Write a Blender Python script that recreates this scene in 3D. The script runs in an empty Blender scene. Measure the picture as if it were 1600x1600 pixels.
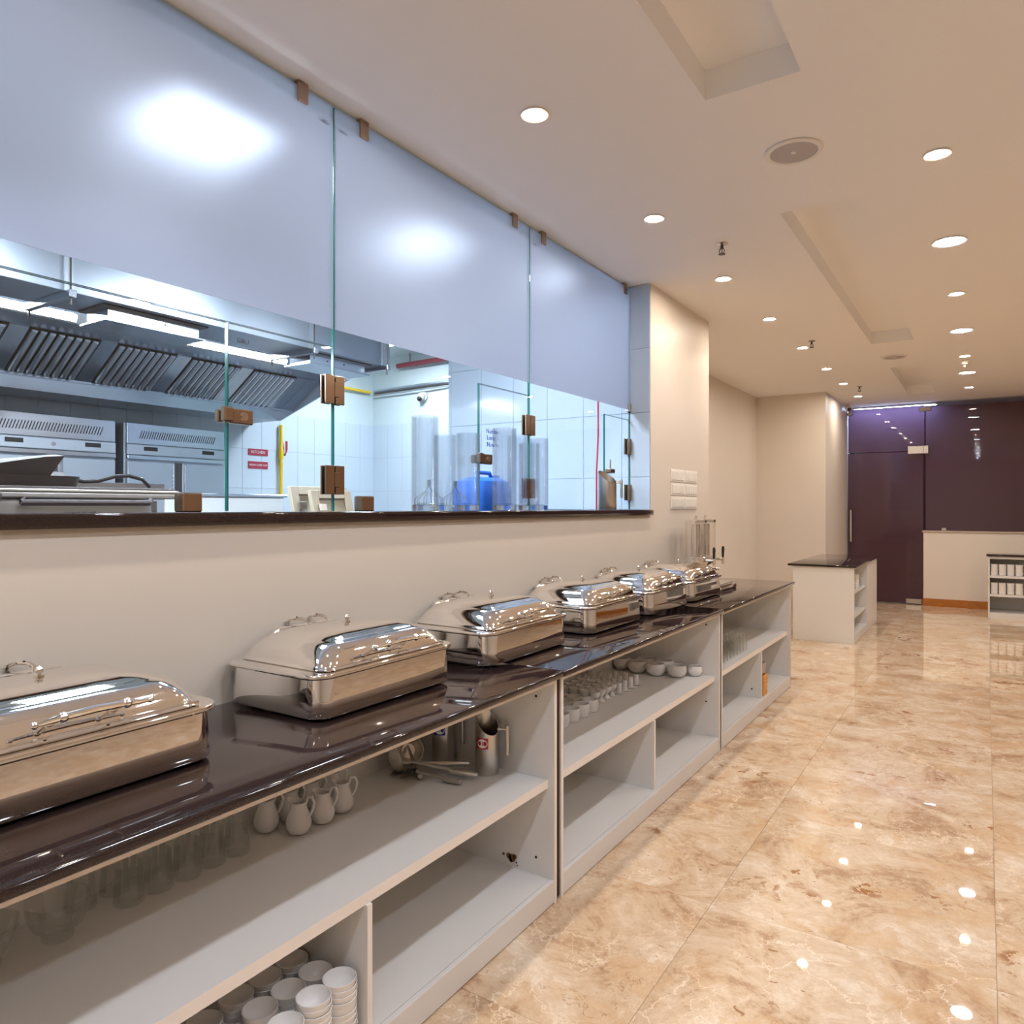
import bpy, bmesh, math, random
from mathutils import Vector, Matrix
random.seed(7)
PI = math.pi
sc = bpy.context.scene
COL = sc.collection

# ------------------------------------------------------------------ camera, world, exposure
F_PX = 1138.0
cam_d = bpy.data.cameras.new('camera')
cam = bpy.data.objects.new('camera', cam_d); COL.objects.link(cam)
cam_d.sensor_width = 36.0; cam_d.sensor_fit = 'HORIZONTAL'
cam_d.lens = 36.0 * F_PX / 1600.0
cam_d.shift_y = -7.0 / 1600.0
cam_d.clip_start = 0.02; cam_d.clip_end = 100
cam.location = (0, 0, 1.5)
cam.rotation_euler = (PI / 2, 0, math.atan(740.0 / F_PX))
sc.camera = cam
sc.view_settings.view_transform = 'Standard'
sc.view_settings.look = 'None'
sc.view_settings.exposure = -0.33
sc.view_settings.gamma = 1.0
sc.view_settings.use_curve_mapping = False
w = bpy.data.worlds.new('world'); sc.world = w; w.use_nodes = True
w.node_tree.nodes['Background'].inputs[0].default_value = (0.9, 0.85, 0.8, 1)
w.node_tree.nodes['Background'].inputs[1].default_value = 0.05
sc.cycles.max_bounces = 14; sc.cycles.diffuse_bounces = 5; sc.cycles.glossy_bounces = 6
sc.cycles.transmission_bounces = 10; sc.cycles.transparent_max_bounces = 16
sc.cycles.caustics_reflective = False; sc.cycles.caustics_refractive = True
sc.cycles.sample_clamp_indirect = 4.0
sc.cycles.blur_glossy = 0.5

WARM = (1.0, 0.85, 0.70); COOL = (0.82, 0.88, 1.0); KIT = (0.79, 0.88, 1.0)
L_WARM = 640.0; L_COOL = 250.0; L_KIT = 165.0; L_TUBE = 170.0; L_BACK = 85.0
CEIL = 3.12

# ------------------------------------------------------------------ materials
MATS = {}
def nt(m):
    return m.node_tree.nodes, m.node_tree.links
def mat(name, col, rough=0.5, metal=0.0, spec=0.5, trans=0.0, ior=1.45, coat=0.0, bump=0.0, bscale=60, var=0.0, vscale=6, emit=None, estr=0):
    m = bpy.data.materials.new(name); m.use_nodes = True
    n, l = nt(m); b = n['Principled BSDF']
    b.inputs['Base Color'].default_value = (*col, 1)
    b.inputs['Roughness'].default_value = rough
    b.inputs['Metallic'].default_value = metal
    b.inputs['Specular IOR Level'].default_value = spec
    b.inputs['Transmission Weight'].default_value = trans
    b.inputs['IOR'].default_value = ior
    b.inputs['Coat Weight'].default_value = coat
    if emit:
        b.inputs['Emission Color'].default_value = (*emit, 1)
        b.inputs['Emission Strength'].default_value = estr
    if var > 0 or bump > 0:
        g = n.new('ShaderNodeNewGeometry')
        if var > 0:
            t = n.new('ShaderNodeTexNoise'); t.inputs['Scale'].default_value = vscale; t.inputs['Detail'].default_value = 5
            l.new(g.outputs['Position'], t.inputs['Vector'])
            mx = n.new('ShaderNodeMix'); mx.data_type = 'RGBA'
            mx.inputs['A'].default_value = (*[c * (1 - var) for c in col], 1)
            mx.inputs['B'].default_value = (*[min(1, c * (1 + var)) for c in col], 1)
            l.new(t.outputs['Fac'], mx.inputs['Factor']); l.new(mx.outputs['Result'], b.inputs['Base Color'])
        if bump > 0:
            t2 = n.new('ShaderNodeTexNoise'); t2.inputs['Scale'].default_value = bscale; t2.inputs['Detail'].default_value = 4
            l.new(g.outputs['Position'], t2.inputs['Vector'])
            bp = n.new('ShaderNodeBump'); bp.inputs['Strength'].default_value = bump; bp.inputs['Distance'].default_value = 0.002
            l.new(t2.outputs['Fac'], bp.inputs['Height']); l.new(bp.outputs['Normal'], b.inputs['Normal'])
    MATS[name] = m
    return m
def emis(name, col, s):
    m = bpy.data.materials.new(name); m.use_nodes = True
    n, l = nt(m); n.clear()
    e = n.new('ShaderNodeEmission'); e.inputs[0].default_value = (*col, 1); e.inputs[1].default_value = s
    o = n.new('ShaderNodeOutputMaterial'); l.new(e.outputs[0], o.inputs[0])
    MATS[name] = m; return m
def clear_glass(name, tint, refl=0.6):
    m = bpy.data.materials.new(name); m.use_nodes = True
    n, l = nt(m); n.clear()
    t = n.new('ShaderNodeBsdfTransparent'); t.inputs[0].default_value = (*tint, 1)
    g = n.new('ShaderNodeBsdfGlossy'); g.inputs['Roughness'].default_value = 0.0
    lw = n.new('ShaderNodeLayerWeight'); lw.inputs['Blend'].default_value = 0.5
    pw = n.new('ShaderNodeMath'); pw.operation = 'POWER'; pw.inputs[1].default_value = 5.0
    l.new(lw.outputs['Facing'], pw.inputs[0])
    f = n.new('ShaderNodeMath'); f.operation = 'MULTIPLY_ADD'; f.inputs[1].default_value = 0.96; f.inputs[2].default_value = 0.04
    l.new(pw.outputs[0], f.inputs[0])
    k = n.new('ShaderNodeMath'); k.operation = 'MULTIPLY'; k.inputs[1].default_value = refl
    mx = n.new('ShaderNodeMixShader'); o = n.new('ShaderNodeOutputMaterial')
    l.new(f.outputs[0], k.inputs[0]); l.new(k.outputs[0], mx.inputs[0]); l.new(t.outputs[0], mx.inputs[1]); l.new(g.outputs[0], mx.inputs[2]); l.new(mx.outputs[0], o.inputs[0])
    MATS[name] = m; return m

mat('wall_paint', (0.75, 0.685, 0.605), 0.42, spec=0.35, bump=0.12, bscale=9, var=0.03, vscale=2)
mat('ceiling_paint', (0.94, 0.925, 0.905), 0.7, spec=0.2)
mat('laminate', (0.74, 0.725, 0.70), 0.35, spec=0.4)
mat('edge_band_lit', (0.86, 0.80, 0.74), 0.4)  # cabinet front edges: warm light falling on them painted in as paler, pinker laminate
mat('brown_filler', (0.055, 0.02, 0.012), 0.5, spec=0.2)
mat('chrome', (0.88, 0.86, 0.84), 0.035, 1.0)
mat('steel', (0.60, 0.57, 0.53), 0.28, 1.0, bump=0.05, bscale=150)
mat('kitchen_steel', (0.60, 0.64, 0.70), 0.24, 1.0, var=0.12, vscale=5)
mat('duct_steel', (0.40, 0.44, 0.50), 0.33, 1.0, var=0.15, vscale=4)
mat('baffle_steel', (0.86, 0.89, 0.94), 0.2, 0.85)
mat('kitchen_steel_matt', (0.55, 0.60, 0.66), 0.42, 0.85, var=0.1, vscale=3)
mat('bronze', (0.40, 0.28, 0.20), 0.22, 1.0)
mat('dark_metal', (0.10, 0.09, 0.085), 0.4, 0.6)
mat('black', (0.015, 0.014, 0.014), 0.4)
mat('ceramic', (0.82, 0.80, 0.78), 0.14, spec=0.5)
mat('white_plastic', (0.85, 0.82, 0.77), 0.4)
mat('switch_gap', (0.55, 0.5, 0.45), 0.5)
mat('grille_grey', (0.52, 0.47, 0.46), 0.7, bump=0.5, bscale=900)
mat('glassware', (0.97, 0.99, 0.98), 0.0, trans=1.0, ior=1.45)
mat('vase_glass', (0.98, 0.985, 1.0), 0.0, trans=1.0, ior=1.42)
mat('tile_white', (0.66, 0.75, 0.84), 0.12, spec=0.5, var=0.02)
mat('tile_blue', (0.50, 0.60, 0.73), 0.12, spec=0.5, var=0.02)
mat('tile_grout', (0.42, 0.48, 0.55), 0.8)
mat('kitchen_paint', (0.70, 0.80, 0.83), 0.7)
mat('kitchen_floor', (0.45, 0.44, 0.42), 0.5)
mat('yellow_pipe', (0.95, 0.62, 0.02), 0.35)
mat('dark_red', (0.22, 0.03, 0.045), 0.5)
mat('red_paint', (0.50, 0.02, 0.05), 0.4)
mat('sign_red', (0.38, 0.03, 0.06), 0.45)
mat('sign_white', (0.9, 0.9, 0.9), 0.5)
mat('dark_ink', (0.03, 0.03, 0.05), 0.5)
mat('blue_ink', (0.02, 0.03, 0.35), 0.4)
mat('red_ink', (0.45, 0.015, 0.02), 0.4)
mat('blue_plastic', (0.01, 0.16, 0.72), 0.3, trans=0.25)
mat('wood_board', (0.46, 0.40, 0.31), 0.5, var=0.18, vscale=12)
mat('basket_wood', (0.72, 0.36, 0.10), 0.5, var=0.35, vscale=40)
mat('skirting_wood', (0.42, 0.15, 0.025), 0.25, var=0.35, vscale=9)
mat('grill_dark', (0.065, 0.055, 0.06), 0.45)
mat('grill_grey', (0.50, 0.49, 0.50), 0.4)
mat('granite_cap', (0.50, 0.40, 0.32), 0.3, var=0.5, vscale=90)
mat('maroon', (0.20, 0.035, 0.045), 0.6)
mat('dark_wall', (0.05, 0.05, 0.06), 0.7)
mat('tile_joint', (0.60, 0.45, 0.30), 0.6)
mat('clear_plastic', (0.85, 0.80, 0.78), 0.15, trans=0.7)
mat('rust', (0.16, 0.08, 0.03), 0.7)
mat('glass_edge', (0.02, 0.14, 0.13), 0.15)
emis('lamp_warm', WARM, L_WARM); emis('lamp_cool', COOL, L_COOL); emis('lamp_kitchen', KIT, L_KIT); emis('lamp_kitchen_soft', KIT, 66.0); emis('lamp_tube', (0.85, 0.94, 1), L_TUBE); emis('lamp_back', (0.5, 0.65, 1.0), L_BACK)
clear_glass('pane_glass', (0.965, 0.985, 0.985), 0.55); clear_glass('clear_plastic_shell', (0.95, 0.94, 0.93), 0.9); clear_glass('shell_glass', (0.955, 0.965, 0.96), 1.0)

def granite():
    m = mat('granite', (0.018, 0.012, 0.012), 0.09, spec=0.6)
    n, l = nt(m); b = n['Principled BSDF']
    g = n.new('ShaderNodeNewGeometry'); t = n.new('ShaderNodeTexVoronoi'); t.inputs['Scale'].default_value = 260
    l.new(g.outputs['Position'], t.inputs['Vector'])
    r = n.new('ShaderNodeValToRGB'); r.color_ramp.elements[0].position = 0.0; r.color_ramp.elements[0].color = (0.07, 0.048, 0.045, 1)
    r.color_ramp.elements[1].position = 0.35; r.color_ramp.elements[1].color = (0.022, 0.013, 0.012, 1)
    l.new(t.outputs['Distance'], r.inputs[0]); l.new(r.outputs[0], b.inputs['Base Color'])
    t2 = n.new('ShaderNodeTexNoise'); t2.inputs['Scale'].default_value = 3; l.new(g.outputs['Position'], t2.inputs['Vector'])
    mr = n.new('ShaderNodeMapRange'); mr.inputs['To Min'].default_value = 0.03; mr.inputs['To Max'].default_value = 0.055
    l.new(t2.outputs['Fac'], mr.inputs['Value']); l.new(mr.outputs[0], b.inputs['Roughness'])
granite()

def ware(name, fac, tint, rough=0.0):
    m = bpy.data.materials.new(name); m.use_nodes = True
    n, l = nt(m); b = n['Principled BSDF']
    b.inputs['Transmission Weight'].default_value = 1.0; b.inputs['Roughness'].default_value = rough; b.inputs['Base Color'].default_value = (*tint, 1)
    t = n.new('ShaderNodeBsdfTransparent'); t.inputs[0].default_value = (*tint, 1)
    x = n.new('ShaderNodeMixShader'); x.inputs[0].default_value = fac
    l.new(t.outputs[0], x.inputs[1]); l.new(b.outputs[0], x.inputs[2]); l.new(x.outputs[0], n['Material Output'].inputs[0])
    MATS[name] = m
ware('ware_glass', 0.22, (0.99, 0.995, 0.99)); ware('vase_shell', 0.20, (0.985, 0.99, 1.0))

def marble():
    m = mat('marble', (0.8, 0.6, 0.4), 0.06, spec=0.5, coat=0.0)
    n, l = nt(m); b = n['Principled BSDF']
    g = n.new('ShaderNodeNewGeometry'); oi = n.new('ShaderNodeObjectInfo')
    cx = n.new('ShaderNodeVectorMath'); cx.operation = 'SCALE'
    comb = n.new('ShaderNodeCombineXYZ')
    for i in range(3): l.new(oi.outputs['Random'], comb.inputs[i])
    l.new(comb.outputs[0], cx.inputs[0]); cx.inputs['Scale'].default_value = 37.0
    add = n.new('ShaderNodeVectorMath'); add.operation = 'ADD'
    l.new(g.outputs['Position'], add.inputs[0]); l.new(cx.outputs[0], add.inputs[1])
    P = add.outputs[0]
    def noise(scale, detail, rough=0.6, dist=0.0, vec=P):
        t = n.new('ShaderNodeTexNoise'); t.inputs['Scale'].default_value = scale; t.inputs['Detail'].default_value = detail
        t.inputs['Roughness'].default_value = rough; t.inputs['Distortion'].default_value = dist
        l.new(vec, t.inputs['Vector']); return t
    warp = noise(3.0, 6, 0.65)
    ws = n.new('ShaderNodeVectorMath'); ws.operation = 'SCALE'; ws.inputs['Scale'].default_value = 0.42
    sub = n.new('ShaderNodeVectorMath'); sub.operation = 'SUBTRACT'; sub.inputs[1].default_value = (0.5, 0.5, 0.5)
    l.new(warp.outputs['Color'], sub.inputs[0]); l.new(sub.outputs[0], ws.inputs[0])
    wp = n.new('ShaderNodeVectorMath'); wp.operation = 'ADD'; l.new(P, wp.inputs[0]); l.new(ws.outputs[0], wp.inputs[1])
    W = wp.outputs[0]
    base = noise(3.4, 12, 0.72, 0.7)
    r = n.new('ShaderNodeValToRGB'); e = r.color_ramp.elements
    e[0].position = 0.35; e[0].color = (0.44, 0.275, 0.165, 1)
    e[1].position = 0.66; e[1].color = (0.80, 0.69, 0.555, 1)
    a = e.new(0.44); a.color = (0.60, 0.43, 0.28, 1)
    a = e.new(0.55); a.color = (0.69, 0.54, 0.385, 1)
    fine = noise(26, 6, 0.7, 0.5)
    fa = n.new('ShaderNodeMath'); fa.operation = 'MULTIPLY_ADD'; fa.inputs[1].default_value = 0.30; fa.inputs[2].default_value = -0.15
    l.new(fine.outputs['Fac'], fa.inputs[0])
    fb = n.new('ShaderNodeMath'); fb.operation = 'ADD'; l.new(base.outputs['Fac'], fb.inputs[0]); l.new(fa.outputs[0], fb.inputs[1])
    l.new(fb.outputs[0], r.inputs[0])
    def mixc(fac, A, Bcol):
        mx = n.new('ShaderNodeMix'); mx.data_type = 'RGBA'
        l.new(fac, mx.inputs['Factor']); l.new(A, mx.inputs['A'])
        mx.inputs['B'].default_value = (*Bcol, 1); return mx.outputs['Result']
    def ramp(src, p0, v0, p1, v1):
        q = n.new('ShaderNodeMapRange'); q.interpolation_type = 'SMOOTHSTEP'
        q.inputs['From Min'].default_value = p0; q.inputs['From Max'].default_value = p1
        q.inputs['To Min'].default_value = v0; q.inputs['To Max'].default_value = v1
        l.new(src, q.inputs['Value']); return q.outputs[0]
    def mul(a, b_):
        q = n.new('ShaderNodeMath'); q.operation = 'MULTIPLY'; l.new(a, q.inputs[0]); l.new(b_, q.inputs[1]); return q.outputs[0]
    def voro(scale, vec):
        v = n.new('ShaderNodeTexVoronoi'); v.feature = 'DISTANCE_TO_EDGE'; v.inputs['Scale'].default_value = scale
        l.new(vec, v.inputs['Vector']); return v.outputs['Distance']
    mask = noise(1.9, 3)
    v1 = mul(ramp(voro(4.5, W), 0.0, 1.0, 0.030, 0.0), ramp(mask.outputs['Fac'], 0.45, 0.0, 0.60, 0.75))
    c = mixc(v1, r.outputs[0], (0.88, 0.75, 0.58))
    v2 = mul(ramp(voro(13.0, W), 0.0, 1.0, 0.045, 0.0), ramp(noise(2.7, 4).outputs['Fac'], 0.48, 0.0, 0.62, 0.6))
    c = mixc(v2, c, (0.90, 0.78, 0.62))
    # soft tan islands, like broken stone pieces
    vc = n.new('ShaderNodeTexVoronoi'); vc.inputs['Scale'].default_value = 5.5; l.new(W, vc.inputs['Vector'])
    sx = n.new('ShaderNodeSeparateColor'); l.new(vc.outputs['Color'], sx.inputs[0])
    c = mixc(mul(ramp(sx.outputs[0], 0.70, 0.0, 0.74, 0.45), ramp(noise(2.0, 3).outputs['Fac'], 0.42, 0.0, 0.55, 1.0)), c, (0.62, 0.40, 0.215))
    # brown chips
    vb = n.new('ShaderNodeTexVoronoi'); vb.inputs['Scale'].default_value = 17.0; l.new(W, vb.inputs['Vector'])
    sb = n.new('ShaderNodeSeparateColor'); l.new(vb.outputs['Color'], sb.inputs[0])
    chip = mul(mul(ramp(sb.outputs[0], 0.62, 0.0, 0.66, 0.9), ramp(noise(2.3, 3).outputs['Fac'], 0.60, 0.0, 0.66, 1.0)), ramp(voro(17.0, W), 0.03, 0.0, 0.07, 1.0))
    c = mixc(chip, c, (0.34, 0.145, 0.05))
    fl = mul(ramp(noise(21, 5, 0.65, 0.8).outputs['Fac'], 0.645, 0.0, 0.675, 0.85), ramp(noise(2.9, 4).outputs['Fac'], 0.47, 0.0, 0.58, 1.0))
    c = mixc(fl, c, (0.30, 0.13, 0.05))
    v3 = mul(ramp(voro(3.0, W), 0.0, 1.0, 0.010, 0.0), ramp(noise(3.3, 4).outputs['Fac'], 0.52, 0.0, 0.62, 0.7))
    c = mixc(v3, c, (0.36, 0.18, 0.08))
    l.new(c, b.inputs['Base Color'])
    mr = ramp(base.outputs['Fac'], 0.3, 0.014, 0.7, 0.024); l.new(mr, b.inputs['Roughness'])
marble()

def film():
    # translucent frosting: part diffusing, part rough refraction
    m = bpy.data.materials.new('frosted_film'); m.use_nodes = True
    n, l = nt(m); n.clear()
    tr = n.new('ShaderNodeBsdfTranslucent'); tr.inputs[0].default_value = (0.82, 0.83, 0.93, 1)
    df = n.new('ShaderNodeBsdfDiffuse'); df.inputs[0].default_value = (0.74, 0.75, 0.84, 1)
    rf = n.new('ShaderNodeBsdfRefraction'); rf.inputs[0].default_value = (0.90, 0.92, 0.99, 1); rf.inputs['Roughness'].default_value = 0.45; rf.inputs['IOR'].default_value = 1.3
    tx = n.new('ShaderNodeTexNoise'); tx.inputs['Scale'].default_value = 420; tx.inputs['Detail'].default_value = 2
    g = n.new('ShaderNodeNewGeometry'); l.new(g.outputs['Position'], tx.inputs['Vector'])
    bp = n.new('ShaderNodeBump'); bp.inputs['Strength'].default_value = 0.25; bp.inputs['Distance'].default_value = 0.001
    l.new(tx.outputs['Fac'], bp.inputs['Height']); l.new(bp.outputs[0], rf.inputs['Normal'])
    a = n.new('ShaderNodeMixShader'); a.inputs[0].default_value = 0.35; l.new(tr.outputs[0], a.inputs[1]); l.new(df.outputs[0], a.inputs[2])
    b = n.new('ShaderNodeMixShader'); b.inputs[0].default_value = 0.68; l.new(a.outputs[0], b.inputs[1]); l.new(rf.outputs[0], b.inputs[2])
    o = n.new('ShaderNodeOutputMaterial'); l.new(b.outputs[0], o.inputs[0])
    MATS['frosted_film'] = m
film()

def dark_film():
    # dark tinted privacy film on the far partition
    m = mat('dark_film', (0.15, 0.062, 0.075), 0.35, spec=0.3)
    n, l = nt(m); b = n['Principled BSDF']
    tr = n.new('ShaderNodeBsdfTranslucent'); tr.inputs[0].default_value = (0.55, 0.42, 0.55, 1)
    a = n.new('ShaderNodeMixShader'); a.inputs[0].default_value = 0.5
    o = n['Material Output']; l.new(b.outputs[0], a.inputs[1]); l.new(tr.outputs[0], a.inputs[2]); l.new(a.outputs[0], o.inputs[0])
dark_film()

# ------------------------------------------------------------------ mesh helpers
class MB:
    def __init__(s): s.bm = bmesh.new()
    def _v(s, pts): return [s.bm.verts.new(p) for p in pts]
    def face(s, vs, mi=0):
        try: f = s.bm.faces.new(vs)
        except ValueError: return None
        f.material_index = mi; return f
    def box(s, x0, x1, y0, y1, z0, z1, bev=0.0, seg=1, mi=0):
        v = s._v([(x0,y0,z0),(x1,y0,z0),(x1,y1,z0),(x0,y1,z0),(x0,y0,z1),(x1,y0,z1),(x1,y1,z1),(x0,y1,z1)])
        fs = [s.face([v[i] for i in q], mi) for q in ((3,2,1,0),(4,5,6,7),(0,1,5,4),(1,2,6,5),(2,3,7,6),(3,0,4,7))]
        if bev > 0:
            ed = list({e for f in fs for e in f.edges})
            bmesh.ops.bevel(s.bm, geom=ed, offset=bev, segments=seg, affect='EDGES', profile=0.5)
        return s
    def loft(s, rings, cap0=True, cap1=True, closed=True, mi=0):
        R = [s._v(r) for r in rings]; k = len(R[0])
        for a, b in zip(R, R[1:]):
            for i in range(k if closed else k - 1):
                s.face([a[i], a[(i+1) % k], b[(i+1) % k], b[i]], mi)
        if cap0: s.face(R[0][::-1], mi)
        if cap1: s.face(R[-1], mi)
        return s
    def lathe(s, prof, c=(0,0,0), seg=20, cap0=True, cap1=False, mi=0):
        rings = [[(c[0]+r*math.cos(2*PI*i/seg), c[1]+r*math.sin(2*PI*i/seg), c[2]+z) for i in range(seg)] for r, z in prof]
        return s.loft(rings, cap0, cap1, True, mi)
    def cyl(s, p0, p1, r, r2=None, seg=12, cap=True, mi=0):
        p0 = Vector(p0); p1 = Vector(p1); d = (p1-p0).normalized()
        a = d.orthogonal().normalized(); b = d.cross(a)
        r2 = r if r2 is None else r2
        rg = [[p + (a*math.cos(2*PI*i/seg) + b*math.sin(2*PI*i/seg))*q for i in range(seg)] for p, q in ((p0, r), (p1, r2))]
        return s.loft(rg, cap, cap, True, mi)
    def tube(s, pts, r, seg=8, cap=True, mi=0):
        pts = [Vector(p) for p in pts]; rings = []; prev = None
        for i, p in enumerate(pts):
            d = (pts[min(i+1, len(pts)-1)] - pts[max(i-1, 0)]).normalized()
            a = d.orthogonal().normalized() if prev is None else (prev - d*prev.dot(d)).normalized()
            prev = a; b = d.cross(a)
            q = r[i] if isinstance(r, (list, tuple)) else r
            rings.append([p + (a*math.cos(2*PI*j/seg) + b*math.sin(2*PI*j/seg))*q for j in range(seg)])
        return s.loft(rings, cap, cap, True, mi)
    def ball(s, c, r, seg=10, rings=6, sz=1.0, mi=0):
        prof = [(max(1e-4, r*math.sin(PI*i/rings)), -r*sz*math.cos(PI*i/rings)) for i in range(rings+1)]
        return s.lathe(prof, c, seg, True, True, mi)
    def prism(s, pts, axis, a, b, mi=0):
        def mk(u, v, t): return {'x': (t,u,v), 'y': (u,t,v), 'z': (u,v,t)}[axis]
        return s.loft([[mk(u,v,a) for u,v in pts], [mk(u,v,b) for u,v in pts]], True, True, True, mi)
    def mesh(s, name, mats, smooth=True, angle=35):
        bmesh.ops.recalc_face_normals(s.bm, faces=s.bm.faces)
        me = bpy.data.meshes.new(name); s.bm.to_mesh(me); s.bm.free()
        for m in (mats if isinstance(mats, (list, tuple)) else [mats]): me.materials.append(MATS[m] if isinstance(m, str) else m)
        if smooth:
            me.shade_smooth(); me.set_sharp_from_angle(angle=math.radians(angle))
        return me
    def build(s, name, mats, parent=None, loc=None, rot=None, **k):
        return obj(name, s.mesh(name, mats, **k), parent, loc, rot)
def obj(name, me, parent=None, loc=None, rot=None):
    o = bpy.data.objects.new(name, me); COL.objects.link(o)
    if parent: o.parent = parent
    if loc: o.location = loc
    if rot: o.rotation_euler = rot
    return o
def tag(o, label, cat, group=None):
    o['label'] = label; o['category'] = cat
    if group: o['group'] = group
    return o
def thing(name, label, cat, loc=(0,0,0), rz=0.0, group=None):
    o = bpy.data.objects.new(name, None); COL.objects.link(o); o.empty_display_size = 0.05
    o.location = loc; o.rotation_euler = (0, 0, rz)
    return tag(o, label, cat, group)
def struct(o): o['kind'] = 'structure'; return o
def sempty(name):
    o = bpy.data.objects.new(name, None); COL.objects.link(o); return struct(o)
def dup(root, loc, rz=None, label=None):
    r = root.copy(); COL.objects.link(r); r.location = loc
    if rz is not None: r.rotation_euler = (0, 0, rz)
    if label: r['label'] = label
    for ch in list(root.children):
        c = ch.copy(); COL.objects.link(c); c.parent = r
        for gch in list(ch.children):
            d = gch.copy(); COL.objects.link(d); d.parent = c
    return r
def rr(w, l, r, z, n=5, cx=0, cy=0):
    pts = []
    for sx, sy, a0 in ((1,1,0),(-1,1,PI/2),(-1,-1,PI),(1,-1,1.5*PI)):
        for i in range(n+1):
            a = a0 + PI/2*i/n
            pts.append((cx + sx*(w/2-r) + r*math.cos(a), cy + sy*(l/2-r) + r*math.sin(a), z))
    return pts
ORD = ['first','second','third','fourth','fifth','sixth','seventh','eighth','ninth','tenth','eleventh','twelfth']
def text(name, s, size, m, parent, loc, rot, ext=0.0006):
    cu = bpy.data.curves.new('lettering', 'FONT'); cu.body = s; cu.size = size; cu.extrude = ext; cu.align_x = 'CENTER'; cu.align_y = 'CENTER'; cu.resolution_u = 2
    t = bpy.data.objects.new('lettering', cu); COL.objects.link(t)
    me = bpy.data.meshes.new_from_object(t.evaluated_get(bpy.context.evaluated_depsgraph_get()))
    bpy.data.objects.remove(t); bpy.data.curves.remove(cu)
    me.materials.clear(); me.materials.append(MATS[m])
    return obj(name, me, parent, loc, rot)
ROT_PX = (PI/2, 0, PI/2)      # lettering readable when looking towards -X
ROT_NY = (PI/2, 0, 0)         # lettering readable when looking towards +Y

# ------------------------------------------------------------------ SETTING: floor
floor = struct(MB().box(-3.0, 5.6, -4.2, 16.2, -0.1, -0.006).build('floor', 'tile_joint', smooth=False))
T = 0.90
tile_me = MB().box(-T/2+0.0006, T/2-0.0006, -T/2+0.0006, T/2-0.0006, -0.006, 0.0, bev=0.0004).mesh('tile', 'marble', smooth=False)
for i in range(-4, 7):
    for j in range(-5, 15):
        x = 0.03 + T/2 + T*i; y = 0.02 + T/2 + T*j
        if x - T/2 > 5.4 or x + T/2 < -2.9: continue
        obj('tile', tile_me, floor, (x, y, 0))
# ------------------------------------------------------------------ ceiling with coffers
holes = [(-0.935, -0.575, 0.2, 2.85), (-0.95, -0.58, 4.165, 8.0), (-0.93, -0.60, 9.48, 11.85)]
cb = MB(); xs = [-2.26, -0.95, -0.935, -0.93, -0.60, -0.58, -0.575, 5.6]
ys = [-4.2, 0.2, 2.85, 4.165, 8.0, 9.48, 11.85, 16.2]
for a, b in zip(xs, xs[1:]):
    for c_, d in zip(ys, ys[1:]):
        mx, my = (a+b)/2, (c_+d)/2
        if any(h[0] < mx < h[1] and h[2] < my < h[3] for h in holes): continue
        cb.face(cb._v([(a,c_,CEIL),(a,d,CEIL),(b,d,CEIL),(b,c_,CEIL)]))
cb.face(cb._v([(-3.0,5.0,CEIL),(-3.0,16.2,CEIL),(-2.26,16.2,CEIL),(-2.26,5.0,CEIL)]))
dz = 0.12
for x0, x1, y0, y1 in holes:
    t = CEIL + dz
    for q in ([(x0,y0),(x0,y1)],[(x1,y1),(x1,y0)],[(x0,y1),(x1,y1)],[(x1,y0),(x0,y0)]):
        (ax,ay),(bx,by) = q
        cb.face(cb._v([(ax,ay,CEIL),(bx,by,CEIL),(bx,by,t),(ax,ay,t)]))
    cb.face(cb._v([(x0,y0,t),(x0,y1,t),(x1,y1,t),(x1,y0,t)]))
bmesh.ops.remove_doubles(cb.bm, verts=cb.bm.verts, dist=1e-5)
struct(cb.build('ceiling', 'ceiling_paint', smooth=False))
struct(MB().box(-3.0, 5.6, -4.2, 16.2, CEIL+0.16, CEIL+0.22).build('ceiling_slab', 'ceiling_paint', smooth=False))
# ------------------------------------------------------------------ walls
XW = -2.03
def wall(name, x0, x1, y0, y1, z0=0.0, z1=CEIL, m='wall_paint'):
    return struct(MB().box(x0, x1, y0, y1, z0, z1).build(name, m, smooth=False))
wall('wall_left_low', -2.17, XW, -4.2, 4.96, 0, 1.444)
wall('wall_left_pier', -2.6, XW, 4.96, 6.28)
wall('wall_left_recess', -3.0, -2.83, 6.13, 10.95)
wall('wall_pier_return', -2.83, -2.6, 6.13, 6.28)
wall('wall_recess_end', -3.0, -1.88, 10.95, 13.1)
wall('wall_right', 5.4, 5.6, -4.2, 16.2)
wall('wall_rear', -6.7, 5.6, -4.4, -4.2, 0, 3.4)
# far partition: low wall, cap, skirting
YD = 12.80
wall('wall_far_low', -0.80, 5.4, YD, YD+0.16, 0, 1.118)
struct(MB().box(-0.815, 5.4, YD-0.012, YD+0.172, 1.118, 1.147, bev=0.004).build('trim_far_ledge', 'granite_cap', smooth=False))
sk = sempty('baseboard_far')
for a, b in ((-0.81, -0.21), (-0.207, 0.5), (0.503, 1.6), (1.603, 3.4), (3.403, 5.4)):
    MB().box(a, b, YD-0.018, YD, 0.0, 0.112, bev=0.002).build('skirting_board', 'skirting_wood', sk, smooth=False)
# room behind the far partition
wall('wall_back_room', -3.0, 5.6, 15.4, 15.6, 0, CEIL, 'maroon')
wall('wall_back_room_side', -1.9, -1.8, 13.1, 15.4, 0, CEIL, 'dark_wall')
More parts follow.
